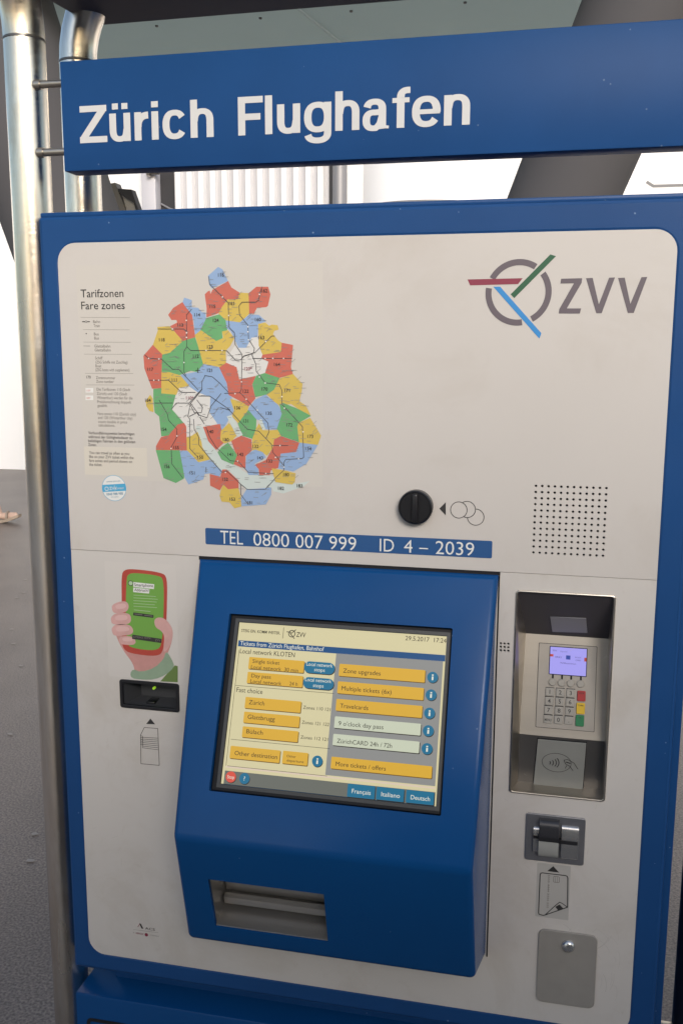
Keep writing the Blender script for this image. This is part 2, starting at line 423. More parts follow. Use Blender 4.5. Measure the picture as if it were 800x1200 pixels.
# stroke lettering in a bold grotesque
def arcp(cx, cy, rx, ry, a0, a1, n=18):
    sg_ = lambda v: (1 if v >= 0 else -1)*abs(v)**0.84      # slightly squared rounds
    return [(cx+rx*sg_(math.cos(math.radians(a0+(a1-a0)*k/n))), cy+ry*sg_(math.sin(math.radians(a0+(a1-a0)*k/n)))) for k in range(n+1)]
XH = 0.755
def glyph(ch, W, s=0.205):
    h = s/2; t = 0.150; th = t/2; tb = 0.168; bh = tb/2; xm = W/2; rx = W/2-h; v = (s, t)
    ell = lambda a0, a1: arcp(xm, XH/2, rx, XH/2-th+.012, a0, a1, 36)
    arch = lambda: [(h+.01, .44)]+arcp(xm+.01, XH-th+.012-.24, rx-.01, .24, 172, 0, 18)+[(W-h, .2), (W-h, 0)]
    st = lambda y0, y1, x=h: ([(x, y0), (x, y1)], (s, s))
    bar = lambda x0, x1, y, k=tb: ([(x0, y), (x1, y)], (k, k))
    if ch == 'Z': return [bar(.02, W, 1-bh), bar(0, W, bh), 'Zdiag']
    if ch in 'uü':
        g = [([(h, XH), (h, .5)]+arcp(xm-.01, th-.012+.24, rx-.01, .24, 180, 352, 18)+[(W-h-.01, .32)], v), st(XH, 0, W-h)]
        if ch == 'ü': g += [([(W*.29, .86), (W*.29, 1.02)], (s*.9, s)), ([(W*.74, .86), (W*.74, 1.02)], (s*.9, s))]
        return g
    if ch == 'r': return [st(XH, 0), ([(h+.01, .36)]+arcp(W, .36, W-h-.01, XH-.09-.36, 176, 90, 14), (s, .185))]
    if ch == 'i': return [st(XH, 0), st(.86, 1.02)]
    if ch == 'l': return [st(1, 0)]
    if ch == 'c': return [(ell(33, 327), v)]
    if ch == 'h': return [st(1, 0), (arch(), v)]
    if ch == 'n': return [st(XH, 0), (arch(), v)]
    if ch == 'F': return [st(1, 0), bar(0, W, 1-bh), bar(0, W*.9, .475)]
    if ch == 'g': return [(ell(8, 352), v), ([(W-h, XH), (W-h, .3), (W-h, -.02)]+arcp(xm, -.02, rx, .20, 0, -168, 20), v)]
    if ch == 'a': return [([(W-h*1.7, 0), (W-h*1.75, .06), (W-h*1.75, .5)]+arcp(W*.46, .50, W*.54-h*1.75, XH-th-.50+.012, 0, 168, 16), v),
                          ([(W-h*1.8, .46), (W*.62, .425)]+arcp(W*.42, .222, W*.42-h, .20, 80, 285, 20)+[(W*.66, .12), (W-h*1.9, .27)], (s*.98, t*.95)),
                          ([(W-h*1.75, .14), (W-h*1.3, .05), (W, .035)], (.10, .07))]
    if ch == 'f': return [([(W*.47, 0), (W*.47, .76)]+arcp(W*.47+.19, .76, .19, 1-th+.012-.76, 180, 95, 10)+[(W, 1-th+.012)], (s, .158)), bar(0, W*.96, XH-.062, .125)]
    if ch == 'e': return [(ell(-3, 326), v), bar(h, W-.015, .375, .118)]
zA = lambda x: 80+x/3.2
zB = lambda x: 310+x/3.0769
lets = [('Z', zA(45), zA(147)), ('ü', zA(157), zA(235)), ('r', zA(250), zA(302)), ('i', zA(314), zA(341)), ('c', zA(355), zA(445)), ('h', zA(459), zA(545)),
        ('F', zA(637), zA(730)), ('l', zA(738), zA(766)), ('u', zB(45), zB(128)), ('g', zB(142), zB(240)), ('h', zB(254), zB(341)), ('a', zB(352), zB(447)),
        ('f', zB(459), zB(523)), ('e', zB(530), zB(633)), ('n', zB(645), zB(739))]
_, vb0 = SIGN.uv(zA(45), 90+249/3.2, .001); _, vt0 = SIGN.uv(zA(45), 90+110/3.2, .001); CH = vt0-vb0
k = 0
for ch, xl, xr in lets:
    ul = SIGN.uv(xl, 168-.066*(xl-95), .001)[0]; ur = SIGN.uv(xr, 168-.066*(xr-95), .001)[0]; W = (ur-ul)/CH; LB = Batch()
    for st in glyph(ch, W):
        off = 0.0004+0.00004*(k % 6); k += 1
        if st == 'Zdiag':
            LB.quad([(ul+CH*a, vb0+CH*b) for a, b in ((0, .14), (.255, .14), (W, .86), (W-.265, .86))], SIGN, off)
        else:
            LB.line([(ul+CH*a, vb0+CH*b) for a, b in st[0]], st[1][0]*CH, SIGN, off, thin=st[1][1]*CH)
    LB.build('letter', LETTER, sg)

# pale glass canopy far above and behind, with fixing studs
GLASS = mat('frosted_glass', (0.62, 0.64, 0.61), 0.55, var=0.08, vscale=1.6)
_n = GLASS.node_tree.nodes; _L = GLASS.node_tree.links
_tr = _n.new('ShaderNodeBsdfTranslucent'); _tr.inputs[0].default_value = (0.52, 0.57, 0.53, 1)
_mx = _n.new('ShaderNodeMixShader'); _mx.inputs[0].default_value = 0.75
_L.new(_n['Principled BSDF'].outputs[0], _mx.inputs[1]); _L.new(_tr.outputs[0], _mx.inputs[2]); _L.new(_mx.outputs[0], _n['Material Output'].inputs[0])
STUD = mat('stud', (0.14, 0.14, 0.14), 0.5)
cz = 3.6
ca = empty('glass_canopy', (-1, 4, cz))
jx = atZ(352, 12, cz); jx2 = atZ(395, 47, cz)
jdir = (jx2-jx)
sk = jdir.x/jdir.y                      # joints run slightly askew to the machine
for i in range(-2, 5):
    xa = jx.x+i*1.9
    y0, y1 = 3.5, 5.7
    X = lambda y, o: o+(y-jx.y)*sk
    g_ = 0.010
    bm = bmesh.new()
    pts = [(X(y0, xa)+g_, y0), (X(y0, xa+1.9)-g_, y0), (X(y1, xa+1.9)-g_, y1), (X(y1, xa)+g_, y1)]
    va = [bm.verts.new((x, y, cz)) for x, y in pts]; vb = [bm.verts.new((x, y, cz+.02)) for x, y in pts]
    bm.faces.new(va); bm.faces.new(vb[::-1])
    for q in range(4): bm.faces.new((va[q], va[(q+1) % 4], vb[(q+1) % 4], vb[q]))
    frombm('glass_panel', bm, GLASS, ca)
    for yy in (4.62, 5.25, 5.9):
        for o_ in (.28, .95, 1.62):
            lathe('stud', [(.010, 0), (.010, .006), (.008, .009)], Plane((0, 0, cz), (1, 0, 0), (0, -1, 0)), X(yy, xa)+o_, -yy, STUD, ca, 10)
tag(ca, 'pale green frosted glass canopy panels with dark fixing studs above', 'canopy')

# raking columns
COLM = mat('column_grey', (0.075, 0.074, 0.082), 0.9, var=0.06, vscale=1.5, bump=0.05, bscale=40)
def column(label, xz0, z0, slope, r0, r1, y):
    zb, zt = 0.0, 3.62
    xb = xz0+slope*(zb-z0); xt = xz0+slope*(zt-z0)
    e = empty('raking_column', (xb, y, 0))
    tube('shaft', [(xb+(xt-xb)*k/6, y, zb+(zt-zb)*k/6) for k in range(7)], [r0+(r1-r0)*k/6 for k in range(7)], COLM, e, 40)
    lathe('base_plate', [(r0*1.35, 0), (r0*1.35, .03), (r0*1.3, .035)], Plane((xb, y, 0), (1, 0, 0), (0, 1, 0)), 0, 0, STEELD, e)
    tag(e, label, 'column')
column('grey round column raking left behind the two steel posts', -2.585, 2.4, -.332, .30, .355, 4.0)
column('dark grey round column raking right behind the blue sign', 0.284, 2.4, .382, .22, .30, 4.0)

# white buildings behind
WWALL = mat('white_wall', (0.88, 0.885, 0.90), 0.6, var=0.02, vscale=0.6)
CORR = mat('corrugated_white', (0.80, 0.80, 0.82), 0.5, var=0.02, vscale=1)
CORG = mat('corrugated_grey', (0.50, 0.50, 0.53), 0.5, var=0.04, vscale=1)
LAV = mat('pale_post', (0.52, 0.52, 0.57), 0.5, var=0.03, vscale=2)
DARK = mat('dark_louvre', (0.025, 0.025, 0.03), 0.6)
GREYP = mat('grey_pipe', (0.27, 0.27, 0.29), 0.45, 0.3)
by = 10.0
def bx(px, py=210): return atY(px, py, by).x
# plain white wall on the left
wl = empty('white_wall', (-9, 10.45, 0))
box('wall', -26, bx(168), 10.38, 10.7, 0, 5.2, WWALL, wl)
box('coping', -26.05, bx(168)+.02, 10.33, 10.75, 5.2, 5.32, GREYP, wl)
tag(wl, 'plain bright white wall at the far end of the asphalt', 'wall')
# corrugated shed
sh = empty('corrugated_shed', ((bx(204)+bx(384))/2, by, 0))
xs, xe = bx(204), bx(385)
box('back_wall', xs-.02, xe, by+.06, by+.5, 0, 4.9, CORG, sh)
nr = 13; pw = (xe-xs)/nr
bm = bmesh.new()
prof = [(.0, .058), (.10, 0), (.56, 0), (.66, .058)]
va = [bm.verts.new((a*pw*.97, b, 0)) for a, b in prof]; vb = [bm.verts.new((a*pw*.97, b, 4.9)) for a, b in prof]
for i in range(len(prof)-1): bm.faces.new((va[i], va[i+1], vb[i+1], vb[i]))
rib0 = frombm('corrugated_rib', bm, CORR, sh); rib0.location = (xs, by, 0)
for i in range(1, nr):
    c = rib0.copy(); COL.objects.link(c); c.location = (xs+i*pw, by, 0)
box('dark_louvre', bx(184), bx(204)-.01, by+.1, by+.5, 0, 4.9, DARK, sh)
tube('cable', [(bx(185), by+.08, 3.42), (bx(195), by+.08, 3.36), (bx(203), by+.08, 3.33)], .012, GREYP, sh, 6)
box('corner_post', bx(167), bx(184), by-.05, by+.3, 0, 4.9, LAV, sh, bev=.02)
box('edge_gap', bx(385), bx(389), by+.03, by+.4, 0, 4.9, DARK, sh)
tube('downpipe', [(bx(397.5), by+.02, z) for z in (0, 2.4, 4.9)], (bx(406)-bx(389))/2, GREYP, sh)
q = atY(180, 203, by-.06)
tube('bolt', [(q.x-.06, by-.10, q.z), (q.x+.09, by-.10, q.z)], .028, STEELD, sh, 12); tube('bolt_head', [(q.x-.06, by-.10, q.z), (q.x-.02, by-.10, q.z)], .05, STEEL2, sh, 6)
tag(sh, 'white corrugated metal shed with pale corner post and grey downpipe', 'shed')
# smooth white tank hall right of it
th_ = empty('white_hall', (1.5, by+.2, 0))
box('wall', bx(394), 12, by+.2, by+.6, 0, 5.6, WWALL, th_)
SEAM = mat('wall_seam', (0.22, 0.22, 0.23), 0.6)
tcx = atY(492, 210, by).x; tcy = by-.15+.9
lathe('tank_shell', [(.9, 0), (.9, 4.6), (.8, 4.75), (.3, 4.85)], Plane((tcx, tcy, 0), (1, 0, 0), (0, 1, 0)), 0, 0, WWALL, th_, 64)
tz_ = atY(492, 236, by-.15).z
lathe('tank_ring', [(.9, tz_-.02), (.93, tz_-.02), (.93, tz_+.015), (.9, tz_+.015)], Plane((tcx, tcy, 0), (1, 0, 0), (0, 1, 0)), 0, 0, SEAM, th_, 64)
sb = Batch(); HP = Plane((0, by+.2, 0), (1, 0, 0), (0, 0, 1))
sb.line([HP.uv(757, 213, .004), HP.uv(765, 218, .004), HP.uv(830, 216, .004)], .03, HP, .004)
sb.build('panel_seam', SEAM, th_)
tag(th_, 'smooth white hall wall with a round white tank right of the shed', 'building')
# tilted equipment boxes standing behind the column
EQ = mat('equipment_grey', (0.16, 0.15, 0.14), 0.6, var=0.08, vscale=3)
EQL = mat('equipment_panel', (0.34, 0.33, 0.31), 0.5)
def slab_at(name, pix, y, depth, m, parent):
    P0 = [atY(px, py, y) for px, py in pix]; bm = bmesh.new()
    a = [bm.verts.new(p) for p in P0]; b = [bm.verts.new(p+Vector((0, depth, 0))) for p in P0]
    bm.faces.new(a); bm.faces.new(b[::-1])
    for i in range(len(a)): bm.faces.new((a[i], a[(i+1) % len(a)], b[(i+1) % len(a)], b[i]))
    return frombm(name, bm, m, parent)
ey = 6.0
be = atY(150, 250, ey)
eq = empty('display_stand', (be.x, ey, 0))
slab_at('side_panel', [(125, 216), (135, 214), (158, 275), (146, 275)], ey-.02, .1, EQ, eq)
slab_at('header', [(138, 221), (154, 222), (168, 262), (164, 262), (157, 238), (143, 229)], ey-.03, .08, DARK, eq)
slab_at('screen_face', [(143, 226), (156, 234), (170, 275), (156, 275)], ey, .06, EQL, eq)
box('pedestal', be.x-.12, be.x+.30, ey-.02, ey+.1, 0, atY(150, 272, ey).z, EQ, eq)
tag(eq, 'tilted grey display stand with dark top edge behind the column', 'stand')

# ================================================================ THE TICKET MACHINE
tm = empty('ticket_machine', (0, 0.28, 0))
tag(tm, 'blue and cream ticket vending machine with fare map and touch screen', 'ticket machine')
PX0, PX1, PZ0, PZ1, SEAMZ = -0.4, 0.4, 0.6855, 1.746, 1.3221
DX0, DX1, DZ0, DZ1 = -0.4273, 0.4323, 0.656, 1.7816
# door frame ring
ring_o = rrect(DX0, DZ0, DX1, DZ1, 0.004, 3); ring_i = rrect(PX0+.002, PZ0+.002, PX1-.002, PZ1-.002, .026, 8)
plate('door_frame', [ring_o, ring_i[::-1]], FRONT, -0.045, 0.045, BLUE2, tm, bev=0.005)
box('top_trim', DX0+.001, DX1, 0.004, 0.045, DZ1-.001, DZ1+.0055, BLUE2, tm, bev=.002)
box('cabinet_body', -0.385, 0.425, 0.13, 0.55, 0.63, 1.775, BLUE2, tm, bev=.004)
box('side_return', 0.385, 0.4425, 0.012, 0.14, 0.62, 1.774, BLUE2, tm, bev=.002)
box('side_return', -0.40, -0.365, 0.047, 0.14, 0.66, 1.774, BLUE2, tm, bev=.002)
box('bottom_return', -0.385, 0.43, 0.05, 0.50, 0.604, 0.668, BLUE2, tm, bev=.002)
lc = box('lower_cabinet', -0.4286, 0.432, 0.0, 0.52, 0.0, 0.611, BLUE, tm, bev=.004)
lg = Batch(); lq = FRONT.uv(104, 1194)
lz = lq[1]
lg.line(rrect(lq[0], 0.06, -lq[0], lz, .006, 3), 0.006, FRONT, 0.0006, closed=True); lg.build('door_groove', GAP, lc)
for s_, xa, xb in (('l', -.437, -.36), ('r', .425, .480)):
    box('mounting_bracket', xa, xb, 0.085, .10, .630, .640, STEEL2, tm, bev=.002)
# cream panels
T0, T1 = FRONT.uv(606, 693), FRONT.uv(705, 938)
TU0, TU1, TV0, TV1 = 0.2295, 0.3500, 1.0220, 1.2972
SQ = [FRONT.uv(*p) for p in ((142, 796), (210, 802), (210, 833.5), (142, 828))]
su0 = (SQ[0][0]+SQ[3][0])/2; su1 = (SQ[1][0]+SQ[2][0])/2; sv1 = (SQ[0][1]+SQ[1][1])/2; sv0 = (SQ[2][1]+SQ[3][1])/2
CQ = [FRONT.uv(590+x/5.714, 840+y/5.714) for x, y in ((148, 635), (550, 678), (530, 992), (138, 945))]
cu0 = (CQ[0][0]+CQ[3][0])/2; cu1 = (CQ[1][0]+CQ[2][0])/2; cv1 = (CQ[0][1]+CQ[1][1])/2; cv0 = (CQ[2][1]+CQ[3][1])/2
def top_rounded(u0, v0, u1, v1, r, top=True, seg=8):
    P = []
    if top: P = [(u0, v0), (u1, v0)]+[(u1-r+r*math.cos(a), v1-r+r*math.sin(a)) for a in [k*PI/2/seg for k in range(seg+1)]]+[(u0+r+r*math.cos(a), v1-r+r*math.sin(a)) for a in [PI/2+k*PI/2/seg for k in range(seg+1)]]
    else: P = [(u0+r+r*math.cos(a), v0+r+r*math.sin(a)) for a in [PI+k*PI/2/seg for k in range(seg+1)]]+[(u1-r+r*math.cos(a), v0+r+r*math.sin(a)) for a in [1.5*PI+k*PI/2/seg for k in range(seg+1)]]+[(u1, v1), (u0, v1)]
    return P
g00 = FRONT.uv(627.5, 569.5, .0014); g10 = FRONT.uv(710, 571.5, .0014); g01 = FRONT.uv(624, 647.5, .0014)
sph = [circ(g00[0]+(g10[0]-g00[0])*i/11, g00[1]-(g00[1]-g01[1])*j/11, .0016, 12)[::-1] for i in range(12) for j in range(12)]
mich = [circ(*FRONT.uv(586.3+i*4.4, 754+j*4.1+i*.3, .0008), .0016, 12)[::-1] for i in range(3) for j in range(3)]
up = plate('upper_panel', [top_rounded(PX0, SEAMZ, PX1, PZ1, .026, True)]+sph, FRONT, -0.002, 0.0034, WHITE, tm, bev=.0004)
MU, MZ0 = 0.2066, 0.7705
lo_ = top_rounded(PX0, PZ0, PX1, SEAMZ-.0006, .026, False)
holes = [rrect(TU0, TV0, TU1, TV1, .004, 4)[::-1], rrect(su0+.001, sv0+.001, su1-.001, sv1-.001, .003, 4)[::-1], rrect(cu0+.004, cv0+.004, cu1-.004, cv1-.004, .003, 3)[::-1]]
lp = plate('lower_panel', [lo_]+holes+mich, FRONT, -0.002, 0.0028, WHITE2, tm, bev=.0003)
PF = 0.0014      # front of the upper panel
PL = 0.0008      # front of the lower panel

# ---- fare map sticker
fm = plate('fare_map', rrect(*FRONT.uv(100, 561, PF), *FRONT.uv(378, 306, PF), .002, 2), FRONT, PF, 0.00006, FOIL, tm)
def ZA(x, y): return FRONT.uv(150+x/6.667, 300+y/6.667, PF)
def ZB(x, y): return FRONT.uv(260+x/6.667, 300+y/6.667, PF)
def ZC(x, y): return FRONT.uv(150+x/6.667, 440+y/6.667, PF)
def ZD(x, y): return FRONT.uv(260+x/6.667, 440+y/6.667, PF)
R_, B_, G_, Y_, W_, K_ = ZRED, ZBLUE, ZGREEN, ZYEL, MAPW, ZLAKE
zones = [
 (ZD, K_, [(-208,390),(-143,400),(-108,510),(-43,590),(7,655),(95,700),(190,760),(290,780),(400,785),(440,830),(580,845),(685,825),(640,865),(480,922),(400,905),(390,875),(280,880),(195,895),(130,825),(40,735),(-60,745),(-110,680),(-190,450)]),
 (ZC, W_, [(400,95),(480,80),(545,130),(645,165),(640,285),(705,378),(610,400),(585,405),(540,380),(520,440),(500,475),(455,485),(455,390),(430,372),(400,320),(345,265),(375,150)]),
 (ZB, W_, [(30,830),(40,790),(110,690),(190,715),(235,635),(285,630),(290,700),(320,770),(310,800),(365,825),(335,918),(140,962),(115,870),(35,835)]),
 (ZA, B_, [(625,155),(705,85),(740,105),(782,195),(655,252),(635,225)]),
 (ZB, R_, [(-133,300),(-108,275),(-93,270),(-88,297),(-73,265),(50,195),(75,245),(138,285),(125,340),(45,340),(0,400),(-25,447),(-120,480),(-118,410)]),
 (ZB, Y_, [(138,285),(210,290),(215,452),(140,520),(35,507),(0,495),(-25,450),(0,400),(48,338),(125,338)]),
 (ZB, R_, [(209,290),(270,240),(362,240),(380,300),(360,390),(345,400),(275,405),(250,450),(214,454)]),
 (ZA, G_, [(565,582),(610,485),(715,455),(767,505),(777,580),(735,590),(740,642),(690,667)]),
 (ZB, B_, [(30,503),(140,519),(215,456),(290,460),(345,510),(285,532),(280,632),(232,638),(190,717),(130,717),(70,587),(38,565)]),
 (ZB, Y_, [(284,530),(340,520),(370,545),(390,535),(435,540),(445,575),(410,585),(400,610),(440,660),(468,677),(462,752),(318,772),(288,700)]),
 (ZA, B_, [(428,362),(440,325),(500,345),(500,400),(550,405),(580,440),(605,440),(612,486),(565,582),(525,620),(513,500),(490,450),(453,402)]),
 (ZA, R_, [(315,460),(355,405),(427,360),(455,402),(502,460),(527,637),(425,667),(390,620),(330,548),(385,520),(380,500),(340,500)]),
 (ZA, Y_, [(230,555),(325,547),(432,666),(330,757),(270,772),(195,697),(235,580)]),
 (ZA, R_, [(122,780),(196,694),(271,770),(266,1032),(190,1037),(130,880)]),
 (ZA, G_, [(269,771),(330,755),(430,664),(526,634),(596,846),(545,907),(490,897),(400,932),(264,907)]),
 (ZA, Y_, [(524,616),(570,579),(690,665),(745,640),(735,590),(782,580),(832,640),(802,700),(765,740),(767,836),(715,873),(589,846)]),
 (ZC, B_, [(408,0),(430,-10),(545,-30),(589,-90),(716,-65),(770,47),(800,130),(835,260),(780,360),(735,437),(694,370),(639,290),(645,168),(545,131),(475,83)]),
 (ZC, Y_, [(264,-27),(320,-27),(411,-1),(481,82),(400,97),(380,152),(261,142)]),
 (ZC, Y_, [(140,200),(175,150),(195,180),(202,287),(170,277),(145,240)]),
 (ZC, G_, [(200,105),(262,98),(262,140),(374,150),(345,265),(437,371),(390,386),(320,472),(262,474),(245,320),(210,290),(200,180)]),
 (ZC, R_, [(220,552),(260,480),(320,467),(390,382),(440,371),(457,400),(463,586),(220,582)]),
 (ZC, G_, [(219,582),(407,584),(442,790),(437,807),(375,840),(280,802)]),
 (ZC, B_, [(405,587),(480,588),(560,680),(640,658),(737,745),(715,792),(640,765),(600,770),(590,812),(475,852),(445,800)]),
 (ZC, Y_, [(459,482),(500,470),(545,440),(576,520),(582,560),(642,657),(550,677),(478,600),(461,585)]),
 (ZC, R_, [(588,402),(720,378),(757,520),(690,582),(628,512)]),
 (ZD, Y_, [(-5,430),(58,370),(122,462),(80,512),(20,532),(-12,500)]),
 (ZD, G_, [(124,370),(206,268),(271,340),(266,472),(245,496),(158,470)]),
 (ZD, Y_, [(64,180),(160,208),(212,240),(202,275),(128,372),(80,320),(95,270)]),
 (ZD, R_, [(-20,-62),(35,-100),(116,-65),(136,31),(266,4),(237,70),(263,180),(210,242),(155,207),(54,152),(40,60)]),
 (ZB, R_, [(318,771),(462,750),(468,677),(556,695),(540,870),(556,922),(450,952),(338,917),(365,825),(308,800)]),
 (ZB, G_, [(269,935),(335,914),(452,953),(420,1042),(355,1082),(261,1102),(239,1000)]),
 (ZD, Y_, [(354,150),(410,110),(449,24),(555,-12),(630,65),(625,120),(605,200),(655,235),(695,312),(600,264),(540,222),(440,237)]),
 (ZD, B_, [(204,265),(260,188),(340,149),(441,230),(471,290),(431,422),(380,422),(340,418),(310,340),(290,350),(269,341)]),
 (ZD, G_, [(449,226),(480,214),(600,263),(696,315),(600,371),(590,400),(606,522),(460,471),(429,420),(468,300)]),
 (ZD, Y_, [(599,370),(690,330),(775,470),(750,542),(604,526),(589,400)]),
 (ZD, B_, [(604,524),(750,543),(660,690),(560,750),(439,726),(454,610),(580,599)]),
 (ZD, Y_, [(269,412),(290,373),(322,427),(380,428),(435,423),(462,470),(410,502),(400,562),(355,627),(300,590),(233,582),(240,493)]),
 (ZD, R_, [(409,500),(460,473),(606,524),(581,597),(460,611),(441,722),(382,742),(375,777),(294,777),(289,730),(254,700),(345,660),(400,560)]),
 (ZD, B_, [(194,612),(260,579),(320,599),(346,640),(256,692),(286,730),(291,777),(210,777),(184,720)]),
 (ZD, R_, [(74,511),(150,469),(232,499),(236,586),(186,631),(186,722),(150,717),(94,692),(114,620)]),
 (ZD, G_, [(-2,560),(50,524),(121,620),(91,697),(0,657),(-32,600)]),
 (ZD, Y_, [(390,724),(500,744),(577,764),(570,832),(550,852),(418,832)]),
 (ZD, R_, [(-93,770),(-10,790),(5,734),(40,734),(132,820),(132,882),(50,892),(10,857),(-15,897),(-90,860)]),
 (ZD, Y_, [(-2,880),(15,854),(50,889),(131,880),(152,960),(157,1022),(100,1037),(60,990),(0,985),(-17,940)]),
 (ZD, B_, [(149,960),(194,889),(280,884),(387,874),(387,930),(345,1007),(154,1022)]),
 (ZD, K_, [(40,320),(75,308),(165,462),(130,482),(110,460)]),
 (ZD, K_, [(289,350),(310,338),(342,420),(320,427)]),
]
zpolys = []
for i, (fn, m, pts) in enumerate(zones):
    uv = [fn(*p) for p in pts]; b = Batch(); b.poly(uv, FRONT, PF+0.00010+0.000012*i); b.build('map_zone', m, fm); zpolys.append(uv)
ZO = PF+0.0008
rail = Batch()
rl = [(ZA, [(632,158),(640,220),(740,320),(785,365),(789,525)]), (ZB, [(55,525),(60,560),(100,600),(105,690),(160,770),(155,980),(154,1045),(140,1068),(20,1073)]),
 (ZB, [(315,240),(295,300),(290,345),(265,360),(160,360),(135,390),(140,460),(205,540),(210,650),(255,720),(250,755),(215,770),(165,785)]),
 (ZB, [(415,625),(390,625),(260,755),(215,768),(175,780),(150,810),(110,815),(40,740),(-10,738),(-243,738),(-268,710)]),
 (ZA, [(500,415),(460,460),(461,710),(440,745),(440,905),(455,935)]), (ZA, [(235,570),(440,570),(460,592)]),
 (ZA, [(130,770),(165,800),(265,805),(350,885),(400,885),(550,1045)]), (ZA, [(165,970),(320,970),(420,1065),(530,1065)]),
 (ZB, [(235,770),(265,840),(270,900),(340,990),(450,1005),(470,1050),(470,1158),(630,1333),(640,1573),(625,1583),(500,1588),(485,1613),(485,1673),(430,1723),(340,1823),(200,1823),(150,1783),(40,1680),(0,1690)]),
 (ZB, [(240,800),(550,800)]),
 (ZD, [(-10,250),(60,270),(200,420),(290,435),(390,540),(400,600),(490,710)]), (ZD, [(140,135),(150,140),(360,370),(370,440),(345,490)]),
 (ZD, [(395,547),(520,547)]), (ZD, [(150,850),(150,930),(210,1010)]),
 (ZC, [(340,265),(380,215),(480,215),(545,145),(580,105)]), (ZC, [(605,0),(580,50),(580,110),(490,220),(470,320),(485,340),(485,570),(550,640)]),
 (ZC, [(515,340),(520,420),(555,480),(555,540),(620,620),(735,755)]), (ZC, [(245,190),(310,300),(320,350),(385,420),(385,480),(340,560),(345,690),(430,800)]),
 (ZC, [(205,215),(350,215)]), (ZC, [(540,190),(585,250),(575,290),(520,290),(490,230)]), (ZC, [(610,400),(640,480),(690,560),(800,665),(865,672),(940,755),(1140,767)]),
 (ZC, [(490,215),(560,310),(620,330),(650,240),(730,140)]), (ZC, [(600,0),(660,10),(720,60),(785,130)]), (ZC, [(550,160),(640,160),(800,270)]), (ZC, [(612,715),(612,758)]),
 (ZC, [(480,320),(540,290),(600,380)])]
for fn, pts in rl: rail.line([fn(*p) for p in pts], 0.00085, FRONT, ZO)
rail.build('rail_line', mat('rail_grey', (0.055, 0.055, 0.06), 0.5), fm)
def inside(p, poly):
    c = False; n = len(poly)
    for i in range(n):
        a = poly[i]; b = poly[i-1]
        if (a[1] > p[1]) != (b[1] > p[1]) and p[0] < (b[0]-a[0])*(p[1]-a[1])/(b[1]-a[1])+a[0]: c = not c
    return c
pn = Batch()
for uv in zpolys:
    xs_ = [p[0] for p in uv]; ys_ = [p[1] for p in uv]; ar = (max(xs_)-min(xs_))*(max(ys_)-min(ys_))
    cnt = int(ar/0.00013)+1; tr = 0
    while cnt > 0 and tr < 80:
        tr += 1; p = (random.uniform(min(xs_), max(xs_)), random.uniform(min(ys_), max(ys_)))
        if inside(p, uv):
            a = random.choice((0, 0, 0, .7)); Ln = random.uniform(.004, .0085)
            pn.line([(p[0], p[1]), (p[0]+Ln*math.cos(a), p[1]+Ln*math.sin(a))], 0.0005, FRONT, ZO+.00002); cnt -= 1
pn.build('place_name_marks', mat('place_grey', (0.24, 0.23, 0.22), 0.6), fm)
st = Batch()
for fn, pts in [(ZA, [(740,320),(458,503),(460,600),(460,636),(350,570),(165,800),(245,805),(440,832),(205,970),(243,970),(613,738),(737,738)]), (ZB, [(295,300),(205,553),(205,592),(210,655),(345,668),(340,800),(400,800),(483,800),(155,983),(295,945),(340,992),(55,465)]),
                (ZD, [(105,142),(192,185),(278,270),(470,165),(635,440),(420,640),(455,548),(600,650),(486,715),(490,255),(125,668),(345,765),(30,757)]), (ZC, [(385,472),(340,570),(490,250),(560,320)])]:
    for p in pts: st.disc(*fn(*p), .0010, FRONT, ZO+.00004, 8)
st.build('station_dots', PRINTW, fm)
zn = Batch(); zr = Batch()
nums = [(ZA,116,710,160),(ZA,114,525,470),(ZA,115,645,405),(ZA,124,670,513),(ZA,113,395,550),(ZA,118,250,665),(ZA,123,625,720),(ZA,112,515,793),(ZA,117,160,895),(ZA,121,625,903),(ZA,111,350,978),
 (ZB,161,62,382),(ZB,162,315,283),(ZB,160,265,507),(ZB,163,292,648),(ZB,164,413,857),(ZD,122,170,133),(ZD,170,317,116),(ZD,171,495,127),(ZD,136,105,262),(ZD,135,350,305),(ZD,131,173,365),(ZD,172,510,396),
 (ZD,173,673,486),(ZD,134,657,582),(ZD,132,247,563),(ZD,141,52,626),(ZD,142,130,626),(ZD,143,283,653),(ZD,133,355,678),(ZD,130,15,510),(ZD,180,485,783),(ZD,182,445,890),(ZD,183,590,870),(ZD,181,205,1003),
 (ZD,153,67,975),(ZD,152,10,820),(ZC,154,265,430),(ZC,155,362,572),(ZC,156,290,720),(ZC,151,490,770),(ZC,150,550,648),(ZC,140,630,448),(ZC,184,142,203)]
for fn, n_, x, y in nums: text(zn, str(n_), *fn(x-4, y+2), .0043, FRONT, ZO+.0001, bold=.014)
text(zr, '110*', *ZC(457, 187), .0042, FRONT, ZO+.0001, bold=.01); text(zr, '120*', *ZB(178, 893), .0042, FRONT, ZO+.0001, bold=.01)
# aeroplane sign
px_, py_ = ZA(547, 893)
zn.line([(px_-.003, py_), (px_+.0032, py_)], .0009, FRONT, ZO+.0001); zn.line([(px_, py_-.0035), (px_+.0004, py_+.0035)], .001, FRONT, ZO+.00012)
zn.build('zone_numbers', INK, fm); zr.build('city_zone_numbers', LRED, fm)
